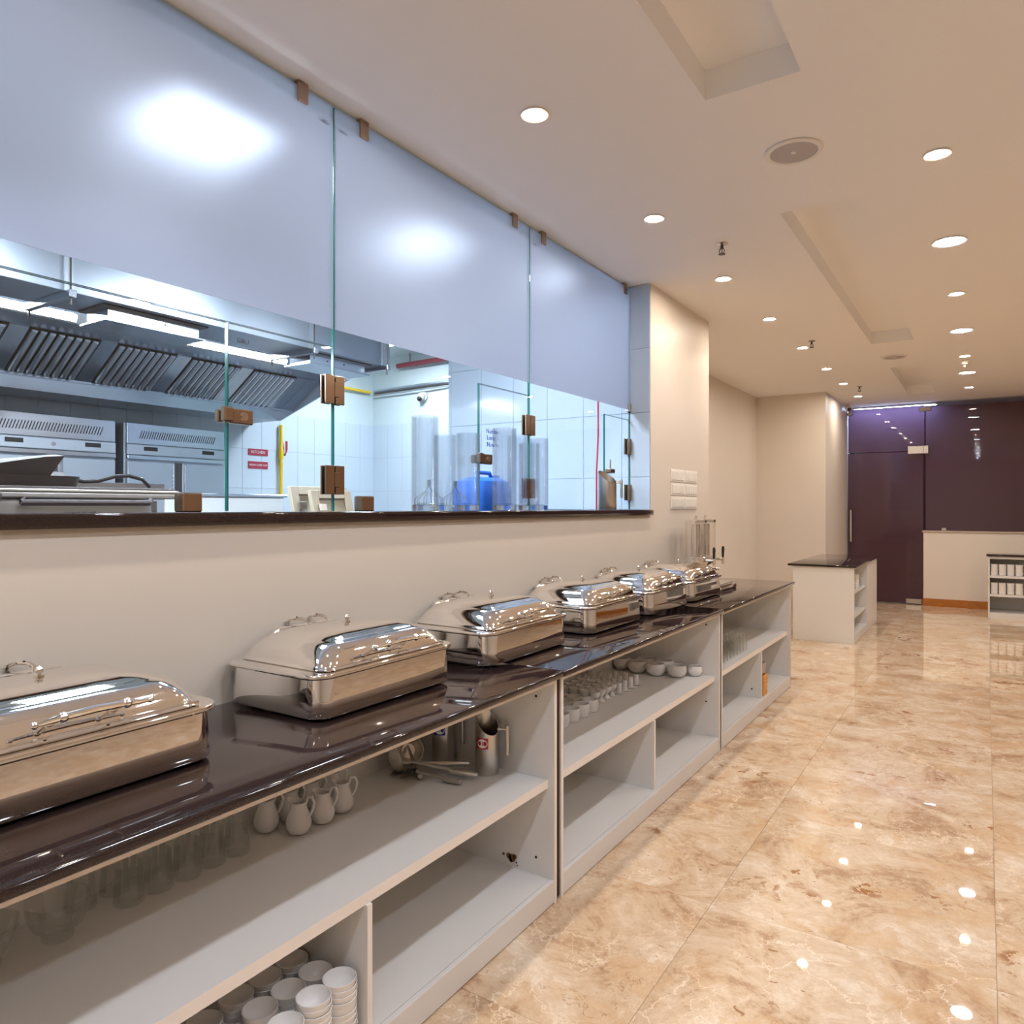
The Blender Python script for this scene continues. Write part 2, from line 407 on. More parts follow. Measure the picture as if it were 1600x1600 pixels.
# glass of the far partition
fw = sempty('window_far')
def gbox(name, y0, y1, z0, z1, x0, x1, parent, mats=('pane_glass', 'glass_edge'), axis='x'):
    b = MB(); b.box(x0, x1, y0, y1, z0, z1)
    for f in b.bm.faces:
        f.normal_update()
        k = abs(f.normal.x if axis == 'x' else f.normal.y)
        f.material_index = 0 if k > 0.5 else 1
    return b.build(name, list(mats), parent, smooth=False)
gbox('pane', YD+0.05, YD+0.062, 2.375, CEIL, -1.88, -0.785, fw, axis='y')
gbox('pane', YD+0.05, YD+0.062, 1.147, CEIL, -0.779, 2.2, fw, axis='y')
gbox('pane', YD+0.05, YD+0.062, 1.147, CEIL, 2.206, 5.4, fw, axis='y')
for a, b, z0, z1 in ((-1.865, -0.79, 2.38, 3.075), (-0.772, 2.195, 1.152, 3.045), (2.21, 5.4, 1.152, 3.045)):
    MB().box(a, b, YD+0.0625, YD+0.065, z0, z1).build('tint_film', 'dark_film', fw, smooth=False)
MB().box(-0.86, -0.70, YD+0.035, YD+0.075, 2.985, 3.04, bev=0.003).build('patch_clamp', 'steel', fw, smooth=False)
MB().box(-1.88, -1.80, YD+0.035, YD+0.075, 2.985, 3.03, bev=0.003).build('patch_clamp', 'steel', fw, smooth=False)
MB().box(-0.56, -0.50, YD+0.035, YD+0.075, 1.148, 1.19, bev=0.003).build('patch_clamp', 'steel', fw, smooth=False)
dr = sempty('door_far')
gbox('pane', YD+0.05, YD+0.062, 0.012, 2.369, -1.872, -0.803, dr, axis='y')
MB().box(-1.868, -0.807, YD+0.0625, YD+0.065, 0.016, 2.366).build('tint_film', 'dark_film', dr, smooth=False)
MB().box(-1.015, -0.80, YD+0.03, YD+0.085, 2.33, 2.45, bev=0.004).box(-0.80, -0.735, YD+0.03, YD+0.085, 2.33, 2.45, bev=0.004).build('patch_hinge', 'steel', dr, smooth=False)
MB().box(-1.04, -0.825, YD+0.03, YD+0.085, 0.012, 0.085, bev=0.004).build('floor_patch', 'steel', dr, smooth=False)
MB().cyl((-1.815, YD-0.02, 0.95), (-1.815, YD-0.02, 1.46), 0.016).cyl((-1.815, YD-0.02, 1.03), (-1.815, YD+0.05, 1.03), 0.009).cyl((-1.815, YD-0.02, 1.38), (-1.815, YD+0.05, 1.38), 0.009).build('pull_handle', 'chrome', dr)
tl = thing('strip_light', 'glowing strip light behind the dark glass door by the ceiling', 'light', (-1.22, 13.02, CEIL-0.02))
MB().box(-0.60, 0.60, -0.05, 0.05, -0.004, 0.018).build('housing', 'white_plastic', tl, smooth=False)
MB().box(-0.57, 0.57, -0.04, 0.04, -0.012, -0.0045).build('diffuser', 'lamp_back', tl, smooth=False)

# ------------------------------------------------------------------ kitchen shell
KX, KY, KF, KC = -6.5, 6.77, 0.35, 3.36
wall('wall_kitchen_back', KX-0.15, KX, -4.2, KY+0.15, 0, KC, 'kitchen_paint')
wall('wall_kitchen_far', KX, -3.0, KY, KY+0.15, 0, KC, 'kitchen_paint')
wall('wall_kitchen_side', -3.87, -2.6, 4.96, 5.09, 0, KC, 'kitchen_paint')
wall('wall_kitchen_passage', -3.05, -2.9, 5.09, KY, 0, KC, 'kitchen_paint')
struct(MB().box(KX, -2.17, -4.2, KY, 0.2, KF).build('floor_kitchen', 'kitchen_floor', smooth=False))
struct(MB().box(KX-0.15, -2.26, -4.2, KY+0.15, KC, KC+0.05).build('ceiling_kitchen', 'kitchen_paint', smooth=False))
struct(MB().box(-2.30, -2.2, -4.2, 4.96, 3.105, KC).build('trim_glass_header', 'kitchen_paint', smooth=False))
# tiled claddings, each tile its own piece
tb = sempty('wall_kitchen_back_tiling'); tw, th = 0.243, 0.413
tz_top = 2.529
MB().box(KX, KX+0.006, 0.0, KY, KF, tz_top).build('grout_bed', 'tile_grout', tb, smooth=False)
tme = MB().box(0, 0.006, -tw/2+0.001, tw/2-0.001, -th/2+0.001, th/2-0.001, bev=0.0015).mesh('tile', 'tile_white', smooth=False)
y = KY - tw/2
while y > 1.0:
    for k in range(3 if y > 3.6 else 2): obj('tile', tme, tb, (KX+0.006, y, tz_top - th/2 - k*th))
    y -= tw
tf = sempty('wall_kitchen_far_tiling')
MB().box(KX, -3.05, KY-0.006, KY, KF, tz_top).build('grout_bed', 'tile_grout', tf, smooth=False)
tme = MB().box(-tw/2+0.001, tw/2-0.001, -0.006, 0, -th/2+0.001, th/2-0.001, bev=0.0015).mesh('tile', 'tile_white', smooth=False)
for i in range(7):
    for k in range(3): obj('tile', tme, tf, (KX+0.012 + tw/2 + i*tw, KY-0.006, tz_top - th/2 - k*th))
ts = sempty('wall_kitchen_side_tiling'); tw, th = 0.318, 0.465
MB().box(-3.87, XW-0.001, 4.954, 4.96, 1.444, 3.11).build('grout_bed', 'tile_grout', ts, smooth=False)
xj = [-3.87, -3.84, -3.523, -3.205, -2.887, -2.568, -2.251, XW-0.001]; zj = [1.484, 1.722, 2.19, 2.655, 3.11]
for a, b in zip(xj, xj[1:]):
    for c_, d in zip(zj, zj[1:]):
        MB().box(a+0.0012, b-0.0012, 4.948, 4.954, c_+0.0012, d-0.0012, bev=0.0012).build('tile', 'tile_blue', ts, smooth=False)

# ------------------------------------------------------------------ serving hatch glazing
XG = -2.19
struct(MB().box(-2.46, -2.00, -4.2, 4.948, 1.4445, 1.4845, bev=0.006, seg=2).build('trim_granite_sill', 'granite'))
hw = sempty('window_kitchen')
GT, HZ = 3.10, 2.137
def lpane(y0, y1, hy0, hy1):
    """fixed sheet y0..y1 with a hatch opening hy0..hy1 in its lower corner"""
    pts = [(y0, 1.486), (y0, GT), (y1, GT), (y1, HZ+0.004), (hy0-0.003, HZ+0.004), (hy0-0.003, 1.486)]
    b = MB(); b.prism(pts, 'x', XG-0.006, XG+0.006)
    for f in b.bm.faces:
        f.normal_update(); f.material_index = 0 if abs(f.normal.x) > 0.5 else 1
    b.build('pane', ['pane_glass', 'glass_edge'], hw, smooth=False)
gbox('pane', -4.2, -0.02, 1.486, GT, XG-0.006, XG+0.006, hw)
gbox('pane', -0.014, 2.049, HZ+0.004, GT, XG-0.006, XG+0.006, hw)
lpane(2.055, 3.539, 3.053, 3.539)
lpane(3.545, 4.945, 4.526, 4.945)
for a, b in ((-4.2, -0.02), (-0.014, 2.047), (2.057, 3.537), (3.547, 4.944)):
    MB().box(XG+0.0062, XG+0.0082, a, b, 2.212, GT).build('frosted_film', 'frosted_film', hw, smooth=False)
def hinge(yc, z, parent, w=0.10, h=0.115):
    b = MB()
    for x0, x1 in ((XG+0.0065, XG+0.016), (XG-0.018, XG-0.009)):
        b.box(x0, x1, yc-w/2, yc-0.004, z-h/2, z+h/2, bev=0.002).box(x0, x1, yc+0.004, yc+w/2, z-h/2, z+h/2, bev=0.002)
    b.box(XG+0.0065, XG+0.019, yc-0.004, yc+0.022, z-h*0.26, z+h*0.26, bev=0.002)
    b.build('hinge', 'bronze', parent, smooth=False)
def lock(yc, z, parent):
    b = MB(); b.box(XG+0.0065, XG+0.03, yc-0.012, yc+0.085, z-0.026, z+0.026, bev=0.004)
    b.box(XG+0.0065, XG+0.034, yc-0.034, yc+0.004, z-0.022, z+0.03, bev=0.005).box(XG-0.03, XG-0.009, yc-0.03, yc+0.02, z-0.022, z+0.022, bev=0.004)
    b.build('lock', 'bronze', parent, smooth=False)
    MB().cyl((XG+0.03, yc+0.045, z), (XG+0.036, yc+0.045, z), 0.014, seg=14).build('key_cylinder', 'chrome', parent)
for i, (a, b, hz) in enumerate(((-0.010, 1.563, None), (1.569, 2.049, 2.052), (3.053, 3.538, 3.542), (4.526, 4.943, 4.952))):
    h = sempty('window_hatch_%d' % (i+1))
    gbox('pane', a, b, 1.488, HZ, XG-0.006, XG+0.006, h)
    if hz:
        ww = 0.10 if i < 3 else 0.07
        for z in (1.97 if i < 3 else 1.945, 1.61): hinge(hz if i < 3 else 4.925, z, h, ww)
    if i in (1, 2): lock(a, 1.815 if i == 1 else 1.75, h)
    if i == 1: text('lettering', 'GIRU', 0.022, 'dark_ink', h, (XG+0.0068, a+0.058, HZ-0.055), ROT_PX)
    if i == 3: MB().box(XG+0.0065, XG+0.05, a, a+0.07, 1.735, 1.765, bev=0.004).cyl((XG+0.03, a+0.035, 1.765), (XG+0.03, a+0.035, 1.83), 0.006, 0.003).build('lock', 'bronze', h, smooth=False)
for y, z in ((1.89, 3.07), (2.217, 3.07), (3.381, 3.075), (3.693, 3.075), (4.852, 3.07)):
    MB().box(XG-0.016, XG+0.016, y-0.024, y+0.024, z-0.028, z+0.048, bev=0.002).build('ceiling_clip', 'bronze', hw, smooth=False)
MB().box(XG-0.016, XG+0.016, 4.91, 4.947, 2.20, 2.26, bev=0.002).build('wall_clip', 'steel', hw, smooth=False)
for y, s in ((2.0, 'GIRU'), (2.10, 'GIRU'), (3.60, 'GIRU')):
    text('lettering', s, 0.022, 'dark_ink', hw, (XG+0.0068, y, 3.02), ROT_PX)
for k, s in enumerate(('Number', 'Lords F', 'Now m')):
    text('lettering', s, 0.035, 'blue_ink', hw, (XG+0.0068, 3.17, 1.90 - 0.035*k), ROT_PX)
for y, lab in ((1.42, 'brown metal floor block on the granite ledge beside the black grill'), (2.224, 'brown metal floor block on the granite ledge in front of the wooden panels')):
    tag(MB().box(XG-0.022, XG+0.03, y-0.035, y+0.035, 1.485, 1.548, bev=0.004).build('glass_block', 'bronze', smooth=False), lab, 'block')
# ------------------------------------------------------------------ ceiling fittings
def downlight(name, r, lamp):
    t = thing(name, '', 'light')
    MB().lathe([(r, 0.0), (r+0.014, -0.004), (r+0.012, -0.008), (r, -0.006), (r-0.004, 0.0)], seg=28, cap0=False).build('trim_ring', 'white_plastic', t)
    MB().lathe([(r*0.98, -0.002), (r*0.97, -0.0035), (0.001, -0.004)], seg=20, cap0=False, cap1=True).build('diffuser', lamp, t, smooth=False)
    return t
dlw = downlight('downlight', 0.045, 'lamp_warm'); dlc = downlight('downlight', 0.082, 'lamp_cool')
usew = [0]; usec = [0]
def put(proto, flag, loc, label, group):
    if flag[0] == 0: proto.location = loc; proto['label'] = label; o = proto
    else: o = dup(proto, loc, None, label)
    flag[0] = 1
    o['group'] = group
GA = 'warm downlights along the kitchen wall'; GB = 'downlights along the middle of the hall'
for k, y in enumerate((11.628, 10.325, 9.121, 7.786, 6.443, 5.131, 3.848, 2.563)):
    put(dlw, usew, (-1.555, y, CEIL), 'warm downlight in the row nearest the kitchen wall, %s from the dark glass door' % ORD[k], GA)
for k, y in enumerate((11.57, 9.156, 6.451, 3.855)):
    put(dlw, usew, (-0.185, y, CEIL), 'warm downlight in the mid-hall row, %s warm one from the dark glass partition' % ORD[k], GB)
for k, y in enumerate((10.296, 7.821, 5.163, 2.50)):
    put(dlc, usec, (-0.185, y, CEIL), 'larger cool white downlight in the mid-hall row, %s cool one from the dark partition' % ORD[k], GB)
for k, y in enumerate((1.28, -0.02, -1.32, -2.6)):
    put(dlw, usew, (-1.555, y, CEIL), 'warm downlight near the kitchen wall behind the view, %s back' % ORD[k], GA)
    put(dlc, usec, (-0.185, y, CEIL), 'mid-hall downlight behind the view, %s back' % ORD[k], GB)
for r_, x in enumerate((1.2,)):
    for k in range(7):
        y = -0.7 + 1.95*k
        c = k < 3
        put(dlc if c else dlw, usec if c else usew, (x, y, CEIL), 'downlight out on the far side of the hall, row %s, %s along' % (ORD[r_], ORD[k]), 'downlights over the far side of the hall')
def speaker(loc, label):
    t = thing('ceiling_speaker', label, 'speaker', loc)
    MB().lathe([(0.108, 0.0), (0.125, -0.003), (0.122, -0.009), (0.103, -0.010), (0.102, -0.004)], seg=36, cap0=False).build('rim', 'white_plastic', t)
    MB().lathe([(0.102, -0.005), (0.09, -0.007), (0.001, -0.008)], seg=32, cap0=False, cap1=True).build('grille', 'grille_grey', t)
    MB().lathe([(0.012, -0.0078), (0.011, -0.0095), (0.001, -0.0095)], seg=12, cap0=False, cap1=True).build('badge', 'white_plastic', t)
speaker((-0.731, 3.472, CEIL), 'round grey ceiling speaker between the two long ceiling recesses')
speaker((-0.824, 8.80, CEIL), 'small round ceiling speaker past the middle recess, far along the ceiling')
def sprinkler(loc, label):
    t = thing('sprinkler', label, 'sprinkler', loc, 0, 'ceiling sprinklers')
    MB().lathe([(0.032, 0), (0.034, -0.003), (0.012, -0.010), (0.001, -0.010)], seg=18, cap0=False, cap1=True).build('rose', 'steel', t)
    MB().cyl((0,0,-0.008), (0,0,-0.03), 0.009).tube([(-0.009,0,-0.028),(-0.017,0,-0.045),(-0.006,0,-0.062)], 0.003, 6).tube([(0.009,0,-0.028),(0.017,0,-0.045),(0.006,0,-0.062)], 0.003, 6).cyl((0,0,-0.03), (0,0,-0.06), 0.003).build('frame', 'dark_metal', t)
    MB().cyl((0,0,-0.061), (0,0,-0.065), 0.021, seg=14).build('deflector', 'dark_metal', t)
for loc, lb in (((-1.358, 4.454, CEIL), 'metal sprinkler head in the ceiling before the tall pier, nearer the camera'), ((-1.42, 7.534, CEIL), 'metal sprinkler head beside the warm lights past the pier'), ((-1.416, 10.715, CEIL), 'tiny sprinkler head above the dark glass door')):
    sprinkler(loc, lb)
t = thing('smoke_detector', 'white smoke detector hanging below the mid-hall ceiling lights', 'smoke detector', (-0.193, 9.42, CEIL))
MB().lathe([(0.05, 0), (0.05, -0.018), (0.042, -0.026), (0.03, -0.03), (0.03, -0.046), (0.02, -0.052), (0.001, -0.052)], seg=24, cap0=False, cap1=True).build('base', 'white_plastic', t)
MB().cyl((0,0,-0.05), (0,0,-0.075), 0.012).build('sensor', 'white_plastic', t)
t = thing('security_camera', 'white security camera on the ceiling corner by the dark glass door', 'camera', (-1.80, 12.40, CEIL))
MB().cyl((0,0,0), (0,0,-0.02), 0.05, seg=16).cyl((0,0,-0.02), (0,0,-0.06), 0.015).build('mount', 'white_plastic', t)
MB().cyl((-0.02,0.05,-0.05), (0.03,-0.10,-0.10), 0.04, seg=16).build('body', 'white_plastic', t)
MB().cyl((0.031,-0.102,-0.101), (0.036,-0.116,-0.106), 0.03, seg=16).build('lens', 'black', t)
# ------------------------------------------------------------------ switches on the pier
t = thing('switch_panel', 'cream bank of light switches on the pier beside the serving hatch', 'switch', (XW, 5.65, 1.64))
for r_ in range(3):
    for c in range(2):
        y0 = -0.30 + 0.302*c; z0 = 0.058 - 0.105*r_
        p = MB().box(0.0, 0.009, y0, y0+0.298, z0, z0+0.098, bev=0.003).build('plate', 'white_plastic', t, smooth=False)
        for q in range(6):
            MB().box(0.0092, 0.014, y0+0.02+0.043*q, y0+0.058+0.043*q, z0+0.016, z0+0.082, bev=0.002).build('rocker', 'white_plastic', p, smooth=False)
# ------------------------------------------------------------------ counter units
XF, XB = -1.37, -2.02
ZS, ZT = 0.855, 0.880
def cabinet(y0, y1, yd, label, holes=()):
    t = thing('shelf_cabinet', label, 'cabinet', (0, y0, 0), 0, 'white open shelf cabinets under the black counter')
    L = y1 - y0; d = yd - y0; th = 0.018
    for a in (0, L-th):
        MB().box(XB, XF, a, a+th, 0, ZS, bev=0.001).build('side_panel', 'laminate', t, smooth=False)
        MB().box(XF+0.0002, XF+0.0012, a, a+th, 0.0, ZS).build('edge_band_lit', 'edge_band_lit', t, smooth=False)
    MB().box(XB, XB+0.012, th, L-th, 0.0, ZS).build('back_panel', 'laminate', t, smooth=False)
    MB().box(XF-0.05, XF, th, L-th, 0.834, ZS).build('top_rail', 'edge_band_lit', t, smooth=False)
    MB().box(XB+0.012, XF-0.05, th, L-th, 0.838, ZS).build('top_panel', 'laminate', t, smooth=False)
    MB().box(XB+0.012, XF-0.028, th, L-th, 0.432, 0.464).box(XF-0.028, XF-0.027, th, L-th, 0.432, 0.464, mi=1).build('shelf', ['laminate', 'edge_band_lit'], t, smooth=False)
    MB().box(XB+0.012, XF-0.02, d-0.009, d+0.009, 0.088, 0.432).box(XF-0.02, XF-0.019, d-0.009, d+0.009, 0.088, 0.432, mi=1).build('divider', ['laminate', 'edge_band_lit'], t, smooth=False)
    MB().box(XB+0.012, XF-0.019, th, L-th, 0.07, 0.088).build('bottom_panel', 'laminate', t, smooth=False)
    MB().box(XF-0.018, XF, th, L-th, 0.004, 0.088, bev=0.001).build('plinth', 'laminate', t, smooth=False)
    MB().box(XB, XF-0.004, L+0.001, L+0.029, 0.01, ZS).build('filler_strip', 'brown_filler', t, smooth=False)
    for yy, xx, zz in holes:
        MB().cyl((xx, yy, zz), (xx, yy-0.0015, zz), 0.0055, seg=10).build('screw_hole', 'black', t)
    return t
c1 = cabinet(0.40, 2.418, 1.435, 'white open cabinet holding bowls, jars and steel jugs, closest to the camera', [(2.0, -1.45, 0.775), (2.0, -1.45, 0.155), (1.025, -1.46, 0.395), (1.025, -1.46, 0.15)])
c2 = cabinet(2.452, 4.452, 3.45, 'white open cabinet holding cups and egg cups, middle of the three counter units', [(1.982, -1.45, 0.775), (1.982, -1.45, 0.30)])
c3 = cabinet(4.487, 6.385, 5.53, 'white open cabinet holding upturned tumblers, at the pier end of the counter', [(1.033, -1.46, 0.39), (1.033, -1.46, 0.15)])
stn = MB()
for (x, z, r) in ((-1.575, 0.128, 0.012), (-1.56, 0.123, 0.016), (-1.548, 0.131, 0.010), (-1.60, 0.13, 0.006), (-1.54, 0.110, 0.004), (-1.535, 0.10, 0.003), (-1.565, 0.113, 0.008)):
    stn.cyl((x, 1.9995, z), (x, 1.9985, z), r, seg=9)
stn.build('rust_stain', 'rust', c1, smooth=False)
def slab(y0, y1, label):
    tag(MB().box(-2.028, -1.338, y0, y1, ZS, ZT, bev=0.008, seg=3).build('worktop', 'granite'), label, 'worktop', 'black granite worktops')
slab(0.38, 2.421, 'polished black granite worktop under the two chafing dishes closest to the camera')
slab(2.4235, 4.441, 'polished black granite worktop under the third, fourth and fifth chafing dishes')
slab(4.4435, 6.41, 'polished black granite worktop under the drink dispenser, at the pier end')
# ------------------------------------------------------------------ chafing dishes
def chafing_dish():
    t = thing('chafing_dish', '', 'chafing dish')
    MB().loft([rr(.395,.60,.05,.006,8), rr(.422,.627,.056,.010,8), rr(.428,.633,.058,.016,8), rr(.4245,.629,.058,.06,8), rr(.416,.621,.058,.124,8)]).build('water_pan', 'chrome', t)
    MB().loft([rr(.416,.621,.058,.1235,8), rr(.434,.648,.062,.1245,8), rr(.442,.656,.065,.129,8), rr(.442,.656,.065,.134,8), rr(.436,.650,.062,.139,8), rr(.39,.59,.05,.1405,8)]).build('rim', 'chrome', t)
    lid = MB().loft([rr(.404,.565,.05,.1408,8), rr(.410,.571,.05,.144,8), rr(.406,.567,.05,.1475,8), rr(.394,.554,.05,.149,8), rr(.390,.550,.05,.154,8), rr(.378,.528,.055,.172,8), rr(.358,.498,.06,.190,8), rr(.330,.462,.06,.2045,8), rr(.306,.434,.055,.2105,8), rr(.292,.420,.05,.2120,8),
                     rr(.286,.414,.05,.2135,8), rr(.265,.39,.05,.2190,8), rr(.23,.35,.05,.2255,8), rr(.18,.28,.045,.2315,8), rr(.10,.17,.03,.2360,8), rr(.03,.06,.012,.2373,8)]).build('lid', 'chrome', t, angle=60)
    MB().cyl((0,0,.2365), (0,0,.241), .012).cyl((0,0,.241),(0,0,.246), .005).ball((0,0,.251), .0095).build('vent_knob', 'chrome', lid)
    h = MB(); hx, hz = .246, .198
    h.tube([(hx,-.115,hz-.004),(hx,-.07,hz),(hx,0,hz+.003),(hx,.07,hz),(hx,.115,hz-.004)], [.004,.007,.0085,.007,.004], 10)
    for yy in (-.065, .065):
        h.cyl((.178,yy,.172), (hx,yy,hz), .0055, seg=8).ball((hx,yy,hz), .0115).ball((.187,yy,.1755), .012)
    for yy in (-.118, .118): h.ball((hx,yy,hz-.004), .008)
    h.build('lid_handle', 'chrome', lid)
    hb = MB().cyl((-.195,-.13,.196), (-.195,.13,.196), .021, seg=16); hb.ball((-.195,-.13,.196), .021, 12, 6).ball((-.195,.13,.196), .021, 12, 6).box(-.212,-.16,-.1,.1,.135,.19, bev=.003)
    hb.build('hinge_barrel', 'chrome', t)
    for yy in (-.045, .045):
        MB().tube([(-.195+.036*math.cos(a), yy+.02*math.sin(2*a), .198+.040*math.sin(a)) for a in [PI*1.1 - PI*1.2*i/10 for i in range(11)]], .006, 8).build('hinge_loop', 'chrome', t)
    for a, b in ((-.27,-.10), (-.092,.075), (.083,.27)):
        MB().box(.190,.1985,a,b,.1409,.152, bev=.002, seg=2).build('trim_strip', 'chrome', t)
    for yy in (-.096, .079):
        MB().box(.192,.2025,yy-.005,yy+.005,.1409,.155, bev=.0015).build('clip', 'steel', t, smooth=False)
    for sx in (-.155, .155):
        for sy in (-.245, .245):
            MB().cyl((sx,sy,0), (sx,sy,.0075), .018, seg=12).build('foot', 'black', t)
    return t
cd = chafing_dish()
DN = ['chrome chafing dish cut off by the edge of the view, farthest from the drink dispenser', 'chrome chafing dish above the steel jugs, second from the near end of the row', 'chrome chafing dish over the first counter joint, third from the near end', 'chrome chafing dish above the egg cups, third from the drink dispenser', 'chrome chafing dish just before the second counter joint, second from the drink dispenser', 'chrome chafing dish next to the drink dispenser, last of the row']
for k, y in enumerate((0.80, 1.750, 2.60, 3.455, 4.20, 4.90)):
    loc = (-1.80, y, ZT)
    if k == 0: cd.location = loc; cd['label'] = DN[0]; cd['group'] = 'chrome chafing dishes in a row on the counter'
    else: dup(cd, loc, 0.0, DN[k])
# ------------------------------------------------------------------ drink dispenser
t = thing('drink_dispenser', 'twin chrome juice dispenser with clear cylinders at the pier end of the counter', 'dispenser', (-1.84, 5.49, ZT))
MB().box(-.15,.22,-.2,.2,.0,.035, bev=.006, seg=2).box(-.15,.20,-.18,.18,.0352,.05, bev=.004).build('base', 'chrome', t)
MB().box(.05,.215,-.16,.16,.0502,.058, bev=.002).build('drip_grid', 'steel', t, smooth=False)
for k, yy in enumerate((-.11, .11)):
    s = MB().lathe([(.055,.05),(.05,.058),(.026,.07),(.024,.17),(.06,.19),(.078,.20),(.080,.21),(.080,.245),(.076,.25)], (0,yy,0), 24, True, True).build('pedestal', 'chrome', t)
    MB().lathe([(.074,.2505),(.077,.2505),(.077,.505),(.0745,.505)], (0,yy,0), 24, False).build('clear_cylinder', 'clear_plastic_shell', t)
    MB().lathe([(.034,.251),(.034,.495)], (0,yy,0), 18, True, True).build('ice_tube', 'chrome', t)
    l_ = MB().lathe([(.08,.5055),(.08,.525),(.06,.530),(.02,.533)], (0,yy,0), 24, True, True).build('cap', 'chrome', t)
    MB().tube([(0,yy-.02,.532),(0,yy-.02,.548),(0,yy,.556),(0,yy+.02,.548),(0,yy+.02,.532)], .004, 6).build('cap_handle', 'chrome', l_)
    tp = MB().cyl((.076,yy,.222),(.145,yy,.222), .010).cyl((.140,yy,.236),(.140,yy,.185), .014, .009).build('tap', 'chrome', t)
    MB().tube([(.140,yy,.237),(.140,yy,.262),(.141,yy,.30),(.141,yy,.322)], [.008,.010,.012,.008], 8).build('tap_lever', 'black', tp)
# ------------------------------------------------------------------ contents of the first cabinet
def lathe_thing(name, label, cat, prof, m, loc, group, seg=20, part=None):
    o = MB().lathe(prof, seg=seg, cap0=True, cap1=True).build(name, m, None, loc)
    return tag(o, label, cat, group)
ZSH = 0.4645
jar_prof = [(.0355,0),(.039,.004),(.0375,.02),(.034,.06),(.033,.085),(.034,.10),(.0325,.10),(.0312,.085),(.032,.06),(.035,.02),(.036,.012),(.02,.009),(.001,.009)]
jar_me = MB().lathe(jar_prof, seg=24, cap0=True, cap1=True).mesh('glass_jar', 'ware_glass')
JX = [(-1.945, 1.066), (-1.948, 1.148), (-1.951, 1.23), (-1.953, 1.308), (-1.955, 1.384), (-2.0 + .025, 0.985)]
JL = ['third', 'fourth', 'fifth', 'sixth', 'seventh']
k2 = 0
for row, x in (('aisle-side row', -1.885), ('wall-side row', -1.968)):
    for k, y in enumerate((1.055, 1.137, 1.219, 1.301, 1.383)):
        o = obj('glass_jar', jar_me, None, (x + .004*random.uniform(-1,1), y + .008*(row[0]=='w'), ZSH))
        tag(o, 'clear glass jar on the top shelf, %s, %s from the white creamers' % (row, ORD[4-k]), 'jar', 'clear glass jars on the top shelf')
o = obj('glass_jar', jar_me, None, (-1.965, 0.972, ZSH)); tag(o, 'clear glass jar on the top shelf right behind the cut glass bowls', 'jar', 'clear glass jars on the top shelf')
def cut_bowl(loc, label):
    t = thing('cut_glass_bowl', label, 'bowl', loc, 0, 'cut glass bowls')
    b = MB(); n = 32
    rings = []
    for r, z, a in ((.034,.0,0),(.036,.006,0),(.030,.012,0),(.050,.030,.04),(.062,.055,.06),(.070,.085,.05),(.071,.095,.03),(.068,.095,.03),(.058,.055,.0),(.045,.03,0),(.002,.02,0)):
        rings.append([(r*(1 + a*math.cos(8*2*PI*i/n))*math.cos(2*PI*i/n), r*(1 + a*math.cos(8*2*PI*i/n))*math.sin(2*PI*i/n), z) for i in range(n)])
    b.loft(rings).build('bowl', 'ware_glass', t, angle=20)
cut_bowl((-1.875, 0.875, ZSH), 'cut glass bowl with scalloped rim, beside the clear jars'); cut_bowl((-1.89, 0.725, ZSH), 'cut glass bowl with scalloped rim, cut by the edge of the view')
cr_body = MB(); prf = [(.026,0),(.036,.006),(.0445,.025),(.0455,.042),(.040,.062),(.031,.082),(.0265,.096),(.0285,.108),(.026,.1075),(.0245,.096),(.029,.082),(.038,.062),(.042,.04),(.03,.012),(.001,.010)]
rings = []
for r, z in prf:
    ring = []
    for i in range(22):
        a = 2*PI*i/22; rr_ = r; zz = z
        if z > .09: 
            sp = max(0, math.cos(a))**4; rr_ = r*(1+.45*sp*(z-.09)/.018); zz = z + .010*sp*(z-.09)/.018
        ring.append((rr_*math.cos(a), rr_*math.sin(a), zz))
    rings.append(ring)
cr_me = cr_body.loft(rings).mesh('body', 'ceramic')
ch_me = MB().tube([(-.026,0,.100),(-.036,0,.124),(-.052,0,.126),(-.060,0,.108),(-.054,0,.082),(-.042,0,.060)], [.004,.0045,.005,.005,.0045,.004], 8).mesh('handle', 'ceramic')
CR = [(-1.835,1.575,'aisle-side creamer of the group, nearest the shelf front'), (-1.832,1.672,'creamer in the front row, second from the jars'), (-1.842,1.768,'creamer in the front row, closest to the serving ladles'), (-1.935,1.53,'creamer tucked behind, closest to the glass jars'), (-1.935,1.625,'creamer in the rear row, between its neighbours'), (-1.938,1.72,'creamer in the rear row, third from the jars'), (-1.94,1.815,'creamer in the rear row, closest to the serving ladles')]
for x, y, lb in CR:
    t = thing('creamer', 'white ceramic ' + lb, 'creamer', (x, y, ZSH), .577 + random.uniform(-.2,.2) + PI, 'white ceramic creamers on the shelf')
    for nm_, me_ in (('body', cr_me), ('handle', ch_me)): obj(nm_, me_, t).scale = (.88, .88, .92)
